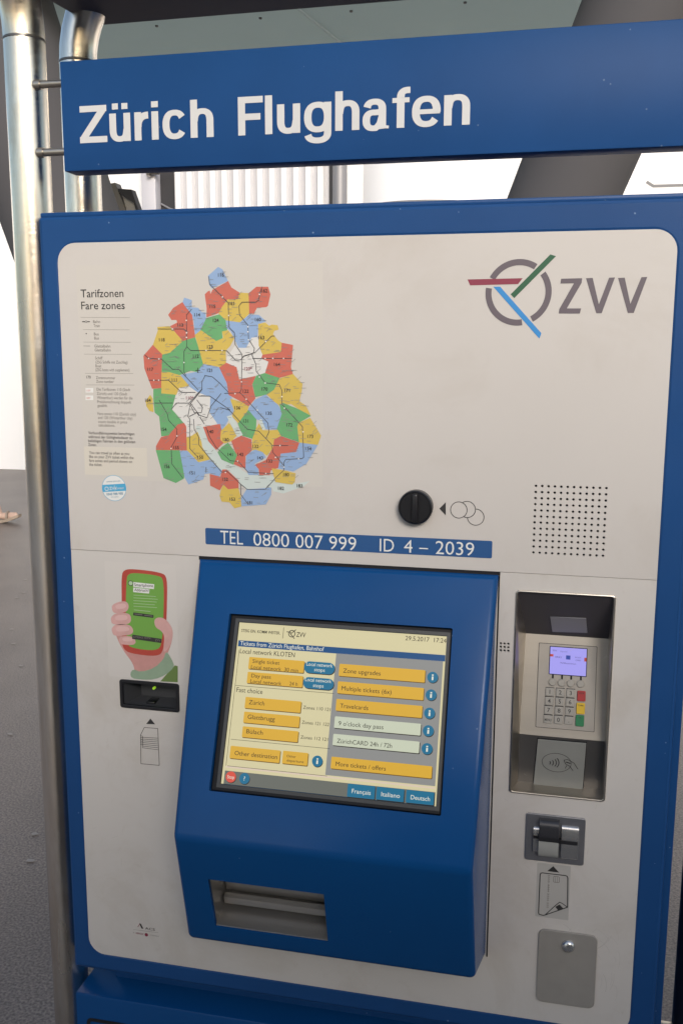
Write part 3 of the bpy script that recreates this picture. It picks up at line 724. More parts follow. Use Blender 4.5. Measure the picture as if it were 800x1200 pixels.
# legend
lg1 = Batch(); lg2 = Batch()
ptext(lg1, 'Tarifzonen', (95, 348.5), (145, 349), 9.2, FRONT, PF+.0003, .004)
ptext(lg1, 'Fare zones', (95.6, 362.5), (146.5, 363), 9.0, FRONT, PF+.0003, .004)
q8 = lambda x, y: (80+x/8, 330+y/8)
q9 = lambda x, y: (80+x/8, 460+y/8)
def leg(body, x, y, w_, q=q8, cap=26, b=lg2, bold=0.006): ptext(b, body, q(x, y), q(x+w_, y), cap/8, FRONT, PF+.0003, bold)
leg('Bahn', 235, 388, 66); leg('Train', 240, 426, 58); leg('Bus', 243, 504, 45); leg('Bus', 246, 542, 44); leg('Glattalbahn', 247, 617, 150); leg('Glattalbahn', 250, 654, 150)
leg('Schiff', 254, 729, 70); leg('(ZSG Schiffe mit Zuschlag)', 258, 767, 300); leg('Boat', 258, 803, 55); leg('(ZSG boats with supplement)', 258, 839, 318)
leg('Zonennummer', 262, 913, 182); leg('Zone number', 265, 949, 165); leg('Die Tarifzonen 110 (Stadt', 268, 1022, 315); leg('Zürich) und 120 (Stadt', 270, 1062, 285)
leg('Winterthur) werden für die', 273, 60, 332, q9); leg('Preisberechnung doppelt', 275, 98, 316, q9); leg('gezählt.', 276, 134, 95, q9)
leg('Fare zones 110 (Zurich city)', 278, 210, 358, q9); leg('and 120 (Winterthur city)', 281, 247, 322, q9); leg('count double in price', 284, 285, 270, q9); leg('calculations.', 286, 318, 155, q9)
INKM = mat('ink_mid', (0.11, 0.10, 0.09), 0.6)
lg3 = Batch()
for i, (s_, w_) in enumerate((('Verbundfahrausweise berechtigen', 432), ('während der Gültigkeitsdauer zu', 412), ('beliebigen Fahrten in den gelösten', 440), ('Zonen.', 78))): leg(s_, 190, 390+i*37, w_, q9, b=lg3, bold=.012)
for i, (s_, w_) in enumerate((('You can travel as often as you', 376), ('like on your ZVV ticket within the', 416), ('fare zones and period shown on', 402), ('the ticket.', 122))): leg(s_, 198, 575+i*37, w_, q9, b=lg3, bold=.008)
lg3.build('lettering', INKM, fm)
leg('170', 172, 908, 42, b=lg1)
for y_, x0_, x1_ in ((335, 118, 580), (450, 140, 578), (567, 145, 588), (680, 150, 600), (860, 160, 612), (968, 170, 622)): lg2.line([FRONT.uv(*q8(x0_, y_), PF), FRONT.uv(*q8(x1_, y_+2), PF)], .00035, FRONT, PF+.00025)
lg1.line([FRONT.uv(*q8(133, 376), PF), FRONT.uv(*q8(160, 376), PF)], .0012, FRONT, PF+.0003); lg1.line([FRONT.uv(*q8(180, 376), PF), FRONT.uv(*q8(206, 376), PF)], .0012, FRONT, PF+.0003)
cc = FRONT.uv(*q8(170, 376), PF); lg1.line(circ(cc[0], cc[1], .0013, 12), .0005, FRONT, PF+.0003, closed=True)
lg1.disc(*FRONT.uv(*q8(172, 487), PF), .0009, FRONT, PF+.0003, 10)
lg2.line([FRONT.uv(*q8(145, 603), PF), FRONT.uv(*q8(208, 604), PF)], .0006, FRONT, PF+.0003)
for i, (yy, s_) in enumerate(((1020, '110*'), (1090, '120*'))):
    a = FRONT.uv(*q8(166, yy+20), PF); c = FRONT.uv(*q8(236, yy-22), PF); bb = Batch(); bb.quad(rrect(a[0], a[1], c[0], c[1]), FRONT, PF+.0002); bb.build('number_box', PRINTW, fm)
    bb = Batch(); text(bb, s_, a[0]+.0012, a[1]+.0015, .0026, FRONT, PF+.0004); bb.build('lettering', ZRED, fm)
lg1.build('lettering', INK, fm); lg2.build('lettering', INKG, fm)
bb = Batch(); bb.quad(rrect(*FRONT.uv(100, 556, PF), *FRONT.uv(172, 525, PF)), FRONT, PF+.00008); bb.build('text_patch', mat('patch_foil', (0.63, 0.58, 0.495), .4), fm)

# ---- round contact sticker
cs = FRONT.uv(134, 572, PF); rs = .0183
stk = plate('round_sticker', circ(cs[0], cs[1], rs, 40), FRONT, PF, .0002, PRINTW, tm)
bb = Batch(); bb.line(circ(cs[0], cs[1], rs*.985, 48), .0006, FRONT, PF+.0003, closed=True)
t_ = math.radians(5)
rot = lambda p: (cs[0]+p[0]*math.cos(t_)-p[1]*math.sin(t_), cs[1]+p[0]*math.sin(t_)+p[1]*math.cos(t_))
bb.quad([rot((rs*.975*math.cos(a), rs*.975*math.sin(a))) for a in [math.radians(d) for d in (-15, 0, 18)]]+[rot((rs*.975*math.cos(a), rs*.975*math.sin(a))) for a in [math.radians(d) for d in (162, 180, 195)]], FRONT, PF+.0003)
bb.build('blue_band', mat('sticker_blue', (0.07, 0.36, 0.58), .5), stk)
bb = Batch(); text(bb, 'ZVV', *rot((-.0072, -.0022)), .0042, FRONT, PF+.0005, rot=t_, bold=.012); text(bb, 'Contact', *rot((.0022, -.0018)), .0032, FRONT, PF+.0005, rot=t_, width=.0125)
bb.line([rot((.0012, -.0035)), rot((.0012, .0042))], .0005, FRONT, PF+.0005); lc_ = rot((-.0112, -.0003)); bb.line(circ(*lc_, .0026, 16), .0009, FRONT, PF+.0005, closed=True)
bb.build('lettering', PRINTW, stk)
bb = Batch(); text(bb, 'www.zvv.ch', *rot((-.0105, .0085)), .0028, FRONT, PF+.0005, rot=t_, width=.021); text(bb, '0848 988 988', *rot((-.0125, -.0098)), .0034, FRONT, PF+.0005, rot=t_, width=.025, bold=.008)
text(bb, 'CHF 0.08/Min.', *rot((-.006, -.0132)), .0015, FRONT, PF+.0005, rot=t_, width=.012)
bb.build('lettering', mat('sticker_ink', (0.10, 0.25, 0.36), .5), stk)

# ---- ZVV logo
zl = lambda x, y: FRONT.uv(540+x/3.333, 290+y/3.333, PF)
lo1 = Batch()
lc0 = zl(223, 176); rv = zl(353, 176)[0]-lc0[0]; rin = rv*.815
def arcring(a0, a1):
    n_ = 40; O = [(lc0[0]+rv*math.cos(math.radians(a0+(a1-a0)*k/n_)), lc0[1]+rv*math.sin(math.radians(a0+(a1-a0)*k/n_))) for k in range(n_+1)]
    I = [(lc0[0]+rin*math.cos(math.radians(a0+(a1-a0)*k/n_)), lc0[1]+rin*math.sin(math.radians(a0+(a1-a0)*k/n_))) for k in range(n_+1)]
    for k in range(n_): lo1.quad([I[k], O[k], O[k+1], I[k+1]], FRONT, PF+.0003)
arcring(57, 152); arcring(-62, 38); arcring(171, 279)
lgo = lo1.build('logo', LGREY, tm)
for P_ in ([(390,122),(472,120),(470,138),(412,238),(468,238),(463,258),(380,258),(383,240),(440,140),(387,141)], [(487,120),(513,119),(537,222),(577,118),(600,117),(548,257),(527,257)], [(612,119),(638,118),(660,220),(703,116),(726,115),(673,256),(650,256)]):
    b = Batch(); b.poly([zl(*p) for p in P_], FRONT, PF+.0003); b.build('logo_letter', LGREY, lgo)
for P_, m in (([(25,125),(240,120),(222,143),(35,148)], LRED), ([(348,27),(370,34),(207,198),(193,183)], LGREEN), ([(125,153),(152,153),(313,335),(305,356)], LBLUE)):
    b = Batch(); b.poly([zl(*p) for p in P_], FRONT, PF+.00035); b.build('logo_bar', m, lgo)

# ---- telephone strip
ta = FRONT.uv(241, 638, PF); tb = FRONT.uv(576, 634, PF)
ts = plate('telephone_strip', rrect(-.1955, (FRONT.uv(241, 637, PF)[1]+FRONT.uv(575, 655, PF)[1])/2, .1955, (FRONT.uv(241, 618, PF)[1]+FRONT.uv(575, 634.5, PF)[1])/2, .002, 3), FRONT, PF, .0004, TELB, tm)
bb = Batch(); tz = lambda x, y: (230+x/2.2222, 610+y/2.2222)
ptext(bb, 'TEL', tz(63, 60), tz(122, 62), 34/2.222, FRONT, PF+.0007, -.004); ptext(bb, '0800 007 999', tz(149, 65), tz(416, 77), 34/2.222, FRONT, PF+.0007, -.004)
ptext(bb, 'ID', tz(477, 80), tz(514, 81), 33/2.222, FRONT, PF+.0007, -.004); ptext(bb, '4', tz(540, 83), tz(562, 84), 33/2.222, FRONT, PF+.0007, -.004)
a = FRONT.uv(*tz(580, 72), PF); bb.line([a, (FRONT.uv(*tz(603, 73), PF)[0], a[1])], .0015, FRONT, PF+.0007)
ptext(bb, '2039', tz(622, 87), tz(722, 92), 34/2.222, FRONT, PF+.0007, -.004)
bb.build('lettering', PRINTW, ts)

# ---- coin knob and symbols
kc = FRONT.uv(487, 594, PF+.006)
kn = lathe('coin_knob', [(.0222, PF), (.0225, PF+.004), (.0222, PF+.012), (.0205, PF+.0135), (.0195, PF+.012)], FRONT, kc[0], kc[1], BLACK, tm, 40)
o = frombm('knob_ridge', bm_box(kc[0]-.0035, kc[0]+.0035, -PF-.019, -PF-.010, kc[1]-.0185, kc[1]+.0185, .002, 3), BLACK, kn); shade(o)
bb = Batch(); bb.quad([FRONT.uv(514.5, 596, PF), FRONT.uv(522, 604, PF), FRONT.uv(522, 588.5, PF)], FRONT, PF+.0003)
rc = .0106
c1_, c2_, c3_ = FRONT.uv(537.3, 597.6, PF), FRONT.uv(547, 597, PF), FRONT.uv(557, 606, PF)
bb.line(circ(*c1_, rc, 40), .0009, FRONT, PF+.0003, closed=True)
for cx_, ox in ((c2_, [c1_]), (c3_, [c2_, c1_])):
    seg_ = []
    for p in circ(*cx_, rc, 60)+circ(*cx_, rc, 60)[:1]:
        if all(math.dist(p, q) > rc for q in ox): seg_.append(p)
        else:
            if len(seg_) > 1: bb.line(seg_, .0009, FRONT, PF+.0003)
            seg_ = []
    if len(seg_) > 1: bb.line(seg_, .0009, FRONT, PF+.0003)
bb.build('coin_symbol', INK, tm)

# ---- speaker perforations
box('speaker_backing', g00[0]-.01, g10[0]+.01, .004, .008, g01[1]-.01, g00[1]+.01, GAP, tm)
box('speaker_backing', .205, .228, .004, .008, 1.20, 1.24, GAP, tm)

# ---- phone sticker (flat print of a hand with a phone)
ph = plate('phone_sticker', rrect(*FRONT.uv(128, 792, PL), *FRONT.uv(206, 662, PL), .002, 2), FRONT, PL, .00006, FOIL2, tm)
zp = lambda x, y: FRONT.uv(110+x/4.615, 650+y/4.615, PL)
SKIN = mat('print_skin', (0.60, 0.345, 0.315), .5, var=.08, vscale=45); SKIND = mat('print_skin_shadow', (0.53, 0.265, 0.235), .5, var=.08, vscale=45)
SKINL = mat('print_skin_light', (0.66, 0.42, 0.39), .5); SLV = mat('print_sleeve', (0.26, 0.35, 0.24), .5, var=.08, vscale=40); SLV2 = mat('print_sleeve_dark', (0.13, 0.20, 0.055), .5)
PHR = mat('print_phone_red', (0.42, 0.060, 0.040), .5, var=.08, vscale=40); PHG = mat('print_phone_green', (0.155, 0.345, 0.060), .5)
def smooth(P_, it=2):
    for _ in range(it):
        Q = []
        for a, b in zip(P_, P_[1:]+P_[:1]): Q += [(a[0]*.75+b[0]*.25, a[1]*.75+b[1]*.25), (a[0]*.25+b[0]*.75, a[1]*.25+b[1]*.75)]
        P_ = Q
    return P_
def pr(name, P_, m, off, sm=2):
    b = Batch(); b.poly([zp(*p) for p in (smooth(P_, sm) if sm else P_)], FRONT, PL+off); return b.build(name, m, ph)
pr('wrist', [(120,440),(160,520),(215,590),(222,640),(300,635),(390,560),(425,470),(430,400),(390,350),(340,420),(200,400),(110,380)], SKIND, .00012)
pr('phone_case', [(150,110),(165,82),(210,76),(370,96),(398,125),(397,260),(392,400),(378,520),(345,552),(200,535),(160,510),(152,460),(152,260)], PHR, .00016, 2)
pr('phone_display', [(178,130),(185,108),(215,97),(350,112),(378,132),(380,260),(372,480),(340,522),(205,505),(180,480),(172,300)], PHG, .00020, 2)
for P_ in ([(100,268),(160,248),(190,262),(188,300),(160,315),(110,318),(98,295)], [(95,335),(120,315),(185,314),(204,335),(200,372),(150,380),(100,376),(93,355)], [(98,395),(120,375),(190,376),(215,400),(212,430),(160,438),(110,440),(98,415)], [(135,455),(150,440),(205,440),(230,465),(222,488),(170,488),(140,480)]):
    pr('finger', P_, SKIN, .00024, 2); cxm = sum(p[0] for p in P_)/len(P_); cym = sum(p[1] for p in P_)/len(P_)
    pr('finger_light', [(cxm+(p[0]-cxm)*.62+3, cym+(p[1]-cym)*.45-7) for p in P_], SKINL, .000245, 2)
pr('thumb', [(325,355),(345,338),(380,342),(415,375),(432,430),(415,490),(385,530),(376,510),(384,440),(365,410),(335,395)], SKIN, .00025, 2)
pr('sleeve', [(360,685),(455,690),(455,603),(440,598),(400,640)], SLV2, .00027, 0)
pr('cuff', [(197,640),(215,618),(255,635),(330,612),(380,562),(388,528),(402,530),(435,590),(432,612),(390,650),(330,675),(260,676),(205,668)], SLV, .0003, 1)
bb = Batch(); q = lambda x, y: zp(x, y)
bb.quad([q(215,148),q(328,160),q(326,186),q(215,174)], FRONT, PL+.00030); bb.quad([q(215,178),q(302,186),q(300,210),(q(214,202))], FRONT, PL+.00030); bb.build('caption_box', PRINTW, ph)
bb = Batch(); ptext(bb, 'Smartphone', (110+220/4.615, 650+170/4.615), (110+322/4.615, 650+180/4.615), 3.4, FRONT, PL+.0005, .006); ptext(bb, 'Abbruch?', (110+220/4.615, 650+197/4.615), (110+298/4.615, 650+205/4.615), 3.2, FRONT, PL+.0005, .006)
bb.line(circ(*q(201,154), .0035, 24), .0009, FRONT, PL+.0005, closed=True)
bb.quad([q(215,312),q(324,326),q(323,342),q(214,328)], FRONT, PL+.0003); bb.quad([q(210,432),q(368,455),q(366,478),q(208,455)], FRONT, PL+.0003)
bb.build('caption', INK, ph)
bb = Batch(); bb.disc(*q(201,154), .0032, FRONT, PL+.00045)
for i in range(5): bb.line([q(216, 218+i*15), q(216+random.uniform(110, 140), 226+i*15)], .0007, FRONT, PL+.0004)
bb.line([q(218,298),q(308,307)], .0008, FRONT, PL+.0004)
bb.build('caption_lines', mat('print_pale_green', (0.42, 0.55, 0.34), .5), ph)
bb = Batch(); bb.line([q(222,320),q(264,325)], .0009, FRONT, PL+.0006); bb.line([q(275,327),q(318,332)], .0009, FRONT, PL+.0006); ptext(bb, 'STEIG EIN.', (110+214/4.615, 650+449/4.615), (110+312/4.615, 650+462/4.615), 2.0, FRONT, PL+.0006); ptext(bb, 'ZVV', (110+332/4.615, 650+468/4.615), (110+362/4.615, 650+472/4.615), 2.6, FRONT, PL+.0006)
bb.build('caption_white', INKG, ph)

# ---- ticket code scanner window
sc = plate('code_scanner', [rrect(su0-.001, sv0-.001, su1+.001, sv1+.001, .004, 4), rrect(su0+.004, sv0+.004, su1-.004, sv1-.004, .002, 3)[::-1]], FRONT, PL-.004, .0055, BLACK, tm, bev=.0006)
sd = .030; iu0, iu1, iv0, iv1 = su0+.018, su1-.016, sv0+.008, sv1-.012
sf = [(su0+.003, sv0+.003), (su1-.003, sv0+.003), (su1-.003, sv1-.003), (su0+.003, sv1-.003)]; sn = [(iu0, iv0), (iu1, iv0), (iu1, iv1), (iu0, iv1)]
mk('scanner_funnel', [(a, -PL, b) for a, b in sf]+[(a, sd, b) for a, b in sn], [(0, 1, 5, 4), (1, 2, 6, 5), (2, 3, 7, 6), (3, 0, 4, 7), (4, 5, 6, 7)], mat('scanner_plastic', (0.045, 0.046, 0.050), .35), sc)
a = FRONT.uv(180.5, 806.5, -.02)
lathe('green_light', [(.002, -.0235), (.002, -.019), (.0015, -.018)], FRONT, a[0], a[1], mat('green_led', (0.30, 0.55, 0.03), .3, emit=0.5), sc, 12)
a = FRONT.uv(178, 824, -.012)
box('scanner_lens', a[0]-.007, a[0]+.007, .008, .030, a[1]-.003, a[1]+.0035, mat('scanner_glass', (0.006, 0.006, 0.007), .1), sc, bev=.001)
# ticket symbol below
bb = Batch(); T = lambda x, y: FRONT.uv(110+x/4.615, 650+y/4.615, PL)
bb.quad([T(284, 915), T(333, 917), T(307, 886)], FRONT, PL+.0003)
bb.line([T(274, 934), T(347, 940), T(355, 1139), T(256, 1130), T(254, 975)], .0008, FRONT, PL+.0003, closed=True)
for i in range(7): bb.line([T(262+1*i*.4, 987+i*9.5), T(350, 992+i*10.5)], .0007, FRONT, PL+.00031)
for i in range(6): bb.line([T(252, 978+i*9.5), T(265, 981+i*9.5)], .0007, FRONT, PL+.00032)
bb.line([T(265, 980), T(266, 1045)], .0006, FRONT, PL+.00033)
bb.build('ticket_symbol', INK, tm)
# maker's mark
bb = Batch(); A = lambda x, y: FRONT.uv(140+x/10, 1060+y/10, PL)
bb.quad([A(238, 215), A(256, 228), A(284, 282), A(262, 280), A(240, 235)], FRONT, PL+.0003)
ptext(bb, 'ACS', (140+302/10, 1060+291/10), (140+418/10, 1060+298/10), 2.6, FRONT, PL+.0003, .01); bb.build('maker_mark', INK, tm)
bb = Batch(); bb.line([A(218, 262), A(240, 224)], .0009, FRONT, PL+.00032); bb.disc(*A(318, 353), .0028, FRONT, PL+.0003, 16); ptext(bb, 'XEROX', (140+192/10, 1060+343/10), (140+285/10, 1060+352/10), 1.9, FRONT, PL+.0003, .012); bb.build('maker_mark', LRED, tm)
bb = Batch(); bb.line([A(165, 292), A(458, 328)], .0004, FRONT, PL+.0003); ptext(bb, 'A', (140+163/10, 1060+337/10), (140+175/10, 1060+338/10), 1.6, FRONT, PL+.0003); ptext(bb, 'COMPANY', (140+360/10, 1060+366/10), (140+466/10, 1060+378/10), 1.5, FRONT, PL+.0003); bb.build('maker_mark', INKG, tm)

# ---- protruding screen module
MTOP = (-0.004, 1.3185); MCR = (-0.1515, 0.984); MBOT = (-0.1, 0.806)
def hw(y): return 0.2050-0.0132*min(1, -y/.1515)
prof = [(0.03, 1.3180), (-.0075, 1.3180), MCR, MBOT, (-.002, .7735), (.03, .7735)]
bm = bmesh.new()
LV = [bm.verts.new((-hw(min(y, 0)), y, z)) for y, z in prof]; RV = [bm.verts.new((hw(min(y, 0)), y, z)) for y, z in prof]
bm.faces.new(LV); bm.faces.new(RV[::-1])
n_ = len(prof)
for i in range(n_): bm.faces.new((LV[i], RV[i], RV[(i+1) % n_], LV[(i+1) % n_]))
bmesh.ops.recalc_face_normals(bm, faces=bm.faces)
bm.edges.ensure_lookup_table()
sel = [e for e in bm.edges if all(v.co.y < -0.006 for v in e.verts) or (abs(e.verts[0].co.x-e.verts[1].co.x) < .05 and {round(e.verts[0].co.y, 3), round(e.verts[1].co.y, 3)} == {-0.1, -0.002})]
bmesh.ops.bevel(bm, geom=sel, offset=.0075, segments=5, profile=0.5, affect='EDGES', clamp_overlap=False)
mod = frombm('screen_module', bm, BLUE, tm)
du = Vector((0, MCR[0]-(-.0105), MCR[1]-1.3105)).normalized()
SCR = Plane((0, -.0105, 1.3105), (1, 0, 0), -du)
def avg(*v): return sum(v)/len(v)
bz = [SCR.uv(*p) for p in ((265, 718), (530, 737), (514, 956), (247, 927))]
bu = avg(-bz[0][0], bz[1][0], bz[2][0], -bz[3][0]); bv1 = avg(bz[0][1], bz[1][1]); bv0 = avg(bz[2][1], bz[3][1])
c1_ = plate('cut', rrect(-bu, bv0, bu, bv1, .002, 2), SCR, -.016, .05, None)
dl2 = Vector((0, MBOT[0]-MCR[0], MBOT[1]-MCR[1])).normalized()
LOW = Plane((0, MCR[0], MCR[1]), (1, 0, 0), -dl2)
tq = [LOW.uv(*p) for p in ((246, 1031), (380.5, 1048), (383, 1103.5), (250.5, 1085.5))]
tu0 = avg(tq[0][0], tq[3][0]); tu1 = avg(tq[1][0], tq[2][0]); tv1 = avg(tq[0][1], tq[1][1]); tv0 = avg(tq[2][1], tq[3][1])
c2_ = plate('cut', rrect(tu0, tv0, tu1, tv1, .001, 2), LOW, -.085, .12, None)
boolcut(mod, [c1_, c2_]); mod.data.materials.clear(); mod.data.materials.append(BLUE); shade(mod, 28)
for p in mod.data.polygons: p.material_index = 0
# shadow gaps round the module
box('module_gap', -.2058, .2068, -.0016, .003, 1.3170, 1.3222, GAP, tm); box('module_gap', .2048, .2066, -.0016, .003, .7725, 1.3165, GAP, tm)
# bezel and display
def quadscr(p0, p1, off): 
    a = SCR.uv(*p0, off); c = SCR.uv(*p1, off); return a, c
DO = -.0085
z6 = lambda x, y: (250+x/2.7586, 710+y/2.7586)
dc = [SCR.uv(*z6(*p), DO) for p in ((78, 52), (757, 100), (714, 648), (32, 575))]
d0 = avg(dc[0][0], dc[3][0]); d1 = avg(dc[1][0], dc[2][0]); dv1 = avg(dc[0][1], dc[1][1]); dv0 = avg(dc[2][1], dc[3][1])
plate('bezel', [rrect(-bu+.0005, bv0+.0005, bu-.0005, bv1-.0005, .001, 2), rrect(d0-.001, dv0-.001, d1+.001, dv1+.001)[::-1]], SCR, -.0155, .009, BEZEL, mod, bev=.0012)
plate('bezel_inner', [rrect(d0-.005, dv0-.005, d1+.005, dv1+.005), rrect(d0-.0006, dv0-.0006, d1+.0006, dv1+.0006)[::-1]], SCR, -.0065, .0006, mat('bezel_grey', (0.05, 0.05, 0.048), .4), mod)
scr = plate('display', rrect(d0, dv0, d1, dv1), SCR, DO-.003, .003, SC_CREAM, mod)
# scale photo px inside the display so that the measured corners land on the display's own rectangle
def du_(x, y):
    def bil(u, v, k):
        return (dcp[0][k]*(1-u)*(1-v)+dcp[1][k]*u*(1-v)+dcp[2][k]*u*v+dcp[3][k]*(1-u)*v)
    return SCR.uv(*z6(x, y), DO)
def wrect(p0, p1, m, off, nm, r=0.0):
    a = du_(*p0); c = du_(*p1)
    u0_, u1_ = max(min(a[0], c[0]), d0), min(max(a[0], c[0]), d1); v0_, v1_ = max(min(a[1], c[1]), dv0), min(max(a[1], c[1]), dv1)
    b = Batch(); b.quad(rrect(u0_, v0_, u1_, v1_, r, 5), SCR, DO+off); b.build(nm, m, scr); return u0_, v0_, u1_, v1_
dt = Batch(); lt = Batch(); ed = Batch()
def stext(b, s_, p0, x1, cap, bold=0.0):
    a = du_(*p0); c = du_(x1, p0[1]+(x1-p0[0])*.07); t = du_(p0[0], p0[1]-cap)
    text(b, s_, a[0], a[1], t[1]-a[1], SCR, DO+.0007, width=c[0]-a[0], bold=bold)
wrect((82, 111), (748, 180), SC_BAR, .0002, 'title_bar')
wrect((397, 153), (716, 583), SC_GREY, .0002, 'right_field')
u0_, v0_, u1_, v1_ = wrect((38, 532), (714, 648), SC_FOOT, .0002, 'footer_bar')
wrect((40, 517), (716, 592), SC_PINK, .00015, 'footer_strip')
def button(p0, p1, m, s_, tx, cap=14, nm='screen_button', b=dt, r=.0012):
    a = du_(*p0); c = du_(*p1)
    e_ = Batch(); e_.quad(rrect(a[0]+.0008, c[1]-.0011, c[0]+.0010, a[1]-.0008, r, 3), SCR, DO+.0003); e_.build('button_shadow', SC_EDGE if m is SC_YEL else SC_DARK, scr)
    wrect(p0, p1, m, .0005, nm, r)
    for (t_, (x, y), x1) in tx: stext(b, t_, (x, y), x1, cap)
button((117, 165), (291, 217), SC_YEL, '', [('Single ticket', (127, 184), 214), ('Local network  30 min', (122, 203), 274)], 12)
button((112, 213), (287, 264), SC_YEL, '', [('Day pass', (123, 231), 186), ('Local network', (120, 249), 220), ('24 h', (246, 257), 272)], 12)
for i, (s_, x1) in enumerate((('Zürich', 165), ('Glattbrugg', 199), ('Bülach', 160))): button((105-4.5*i, 294+47.5*i), (281-4.5*i, 346+47.5*i), SC_YEL, '', [(s_, (115-4*i, 318+47*i), x1)])
button((57, 452), (213, 508), SC_YEL, '', [('Other destination', (69, 482), 207)])
button((226, 468), (303, 517), SC_YEL, '', [('Other', (237, 489), 267), ('departure', (237, 503), 292)], 8)
for i, (s_, x1, m) in enumerate((('Zone upgrades', 540, SC_YEL), ('Multiple tickets (6x)', 575, SC_YEL), ('Travelcards', 500, SC_YEL), ("9 o'clock day pass", 549, SC_MINT), ('ZürichCARD 24h / 72h', 577, SC_MINT))):
    button((408-5*i, 187+56.6*i), (682-4.6*i, 248+57.2*i), m, '', [(s_, (419-5*i, 216+56.7*i), x1)])
button((382, 487), (704, 558), SC_YEL, '', [('More tickets / offers', (395, 517), 557)])
def knob(x, y, m, s_, nm, capf=14, w_=9):
    c = du_(x, y); r = .0070
    for dx, dy, mm, o_ in ((.0006, -.0009, SC_DARK, .0003), (0, 0, m, .0005)):
        b = Batch(); b.disc(c[0]+dx, c[1]+dy, r, SCR, DO+o_, 24); b.build(nm if o_ > .0004 else 'button_shadow', mm, scr)
    a = du_(x, y+capf/2); t = du_(x, y-capf/2)
    if s_ == 'i':
        lt.quad(rrect(c[0]-.0011, c[1]-.0036, c[0]+.0011, c[1]+.0010), SCR, DO+.0007); lt.quad(rrect(c[0]-.0011, c[1]+.0019, c[0]+.0011, c[1]+.0036), SCR, DO+.0007)
    else: text(lt, s_, c[0], c[1]-(t[1]-a[1])/2, (t[1]-a[1]), SCR, DO+.0007, align='C', width=.0095 if len(s_) > 1 else None)
for i, (x, y) in enumerate(((708, 231), (703, 288), (698, 347), (694, 404), (690, 462), (336, 502))): knob(x, y, SC_TEAL, 'i', 'info_button')
knob(57, 553, SC_RED, 'Stop', 'stop_button', 11); knob(101, 558, SC_TEAL, '?', 'help_button')
for (p0, p1, ys) in (((295, 178), (390, 223), ((301, 193), (326, 211))), ((292, 229), (387, 273), ((297, 243), (322, 262)))):
    a = du_(*p0); c = du_(*p1); r = (a[1]-c[1])*.48
    button(p0, p1, SC_TEAL, '', [('Local network', ys[0], ys[0][0]+84), ('stops', ys[1], ys[1][0]+34)], 11, 'stops_button', lt, r)
for (x0_, y0_, x1_, y1_, s_, xa, xb) in ((435, 574, 520, 626, 'Français', 447, 508), (528, 584, 614, 635, 'Italiano', 542, 602), (624, 594, 711, 645, 'Deutsch', 637, 699)):
    button((x0_, y0_), (x1_, y1_), SC_TEAL, '', [(s_, (xa, y0_+31), xb)], 14, 'language_button', lt)
stext(lt, 'Tickets from Zürich Flughafen, Bahnhof', (87, 127), 357, 13)
stext(dt, 'STEIG EIN. KOMM WEITER.', (91, 84), 216, 9, .01); stext(dt, 'ZVV', (268, 100), 298, 15, .008); stext(dt, '29.5.2017  17:24', (620, 111), 752, 14)
stext(dt, 'Local network KLOTEN', (86, 153), 263, 15); stext(dt, 'Fast choice', (75, 278), 159, 15)
for i, s_ in enumerate(('Zones 110 121', 'Zones 121 122', 'Zones 112 121')): stext(dt, s_, (290-4*i, 333+48*i), 378-4*i, 10.5)
a = du_(228, 70); c = du_(228, 106); dt.line([a, (a[0], c[1])], .0006, SCR, DO+.0006)
c = du_(254, 90); dt.line(circ(*c, .0044, 24), .0010, SCR, DO+.0006, closed=True); dt.line([(c[0]-.0075, c[1]+.002), (c[0]-.001, c[1]+.0018)], .001, SCR, DO+.00063); dt.line([(c[0]-.001, c[1]), (c[0]+.0052, c[1]+.0058)], .001, SCR, DO+.00064); dt.line([(c[0]-.003, c[1]+.001), (c[0]+.0042, c[1]-.0065)], .001, SCR, DO+.00066)
for p0, x1 in (((72, 257), 389), ((57, 431), 376), ((46, 517), 368)):
    a = du_(*p0); b_ = du_(x1, p0[1]+30); ed.line([a, (b_[0], a[1])], .0005, SCR, DO+.0004)
a = du_(84, 142); b_ = du_(46, 517); ed.line([(a[0], a[1]), (a[0], b_[1])], .0005, SCR, DO+.00042)
ed.build('field_rule', SC_DARK, scr); dt.build('screen_text', SC_DARK, scr); lt.build('screen_text', SC_WHITE, scr)
# ---- ticket tray inside the lower face
M_ = LOW.mat()
TRAY = mat('tray_steel', (0.34, 0.325, 0.305), .34, .75, var=.10, vscale=20, stretch=(.3, 1, 1))
def lowbox(nm, u0_, u1_, v0_, v1_, n0, n1, m, bev=0.0):
    o_ = frombm(nm, bm_box(u0_, u1_, v0_, v1_, n0, n1, bev), m, mod); o_.data.transform(M_); return o_
g_ = .0006
lowbox('tray_back', tu0+g_, tu1-g_, tv0+g_, tv1-g_, -.082, -.080, TRAY)
lowbox('tray_side', tu0+g_, tu0+g_+.001, tv0+g_, tv1-g_, -.080, -.004, TRAY); lowbox('tray_side', tu1-g_-.001, tu1-g_, tv0+g_, tv1-g_, -.080, -.004, TRAY)
lowbox('tray_floor', tu0+g_, tu1-g_, tv0+g_, tv0+.0022, -.080, -.001, TRAY, .0005)
lowbox('tray_hood', tu0+g_, tu1-g_, tv1-.010, tv1-.0085, -.075, -.010, STEELD)
lowbox('tray_flap', tu0+.003, tu1-.003, tv0+.022, tv1-.012, -.046, -.044, TRAY, .0006)
lowbox('tray_step', tu0+.003, tu1-.003, tv0+.010, tv0+.023, -.040, -.030, TRAY, .002)
for k in (.10, .5, .93):
    c = (tu0+(tu1-tu0)*k, tv1-.0035)
    o_ = lathe('tray_screw', [(.0032, 0), (.0032, .0015), (.002, .003)], Plane((0, 0, 0), (1, 0, 0), (0, 1, 0)), c[0], c[1], CHROME, mod, 12); o_.data.transform(M_ @ Matrix.Translation((0, 0, -.008)))
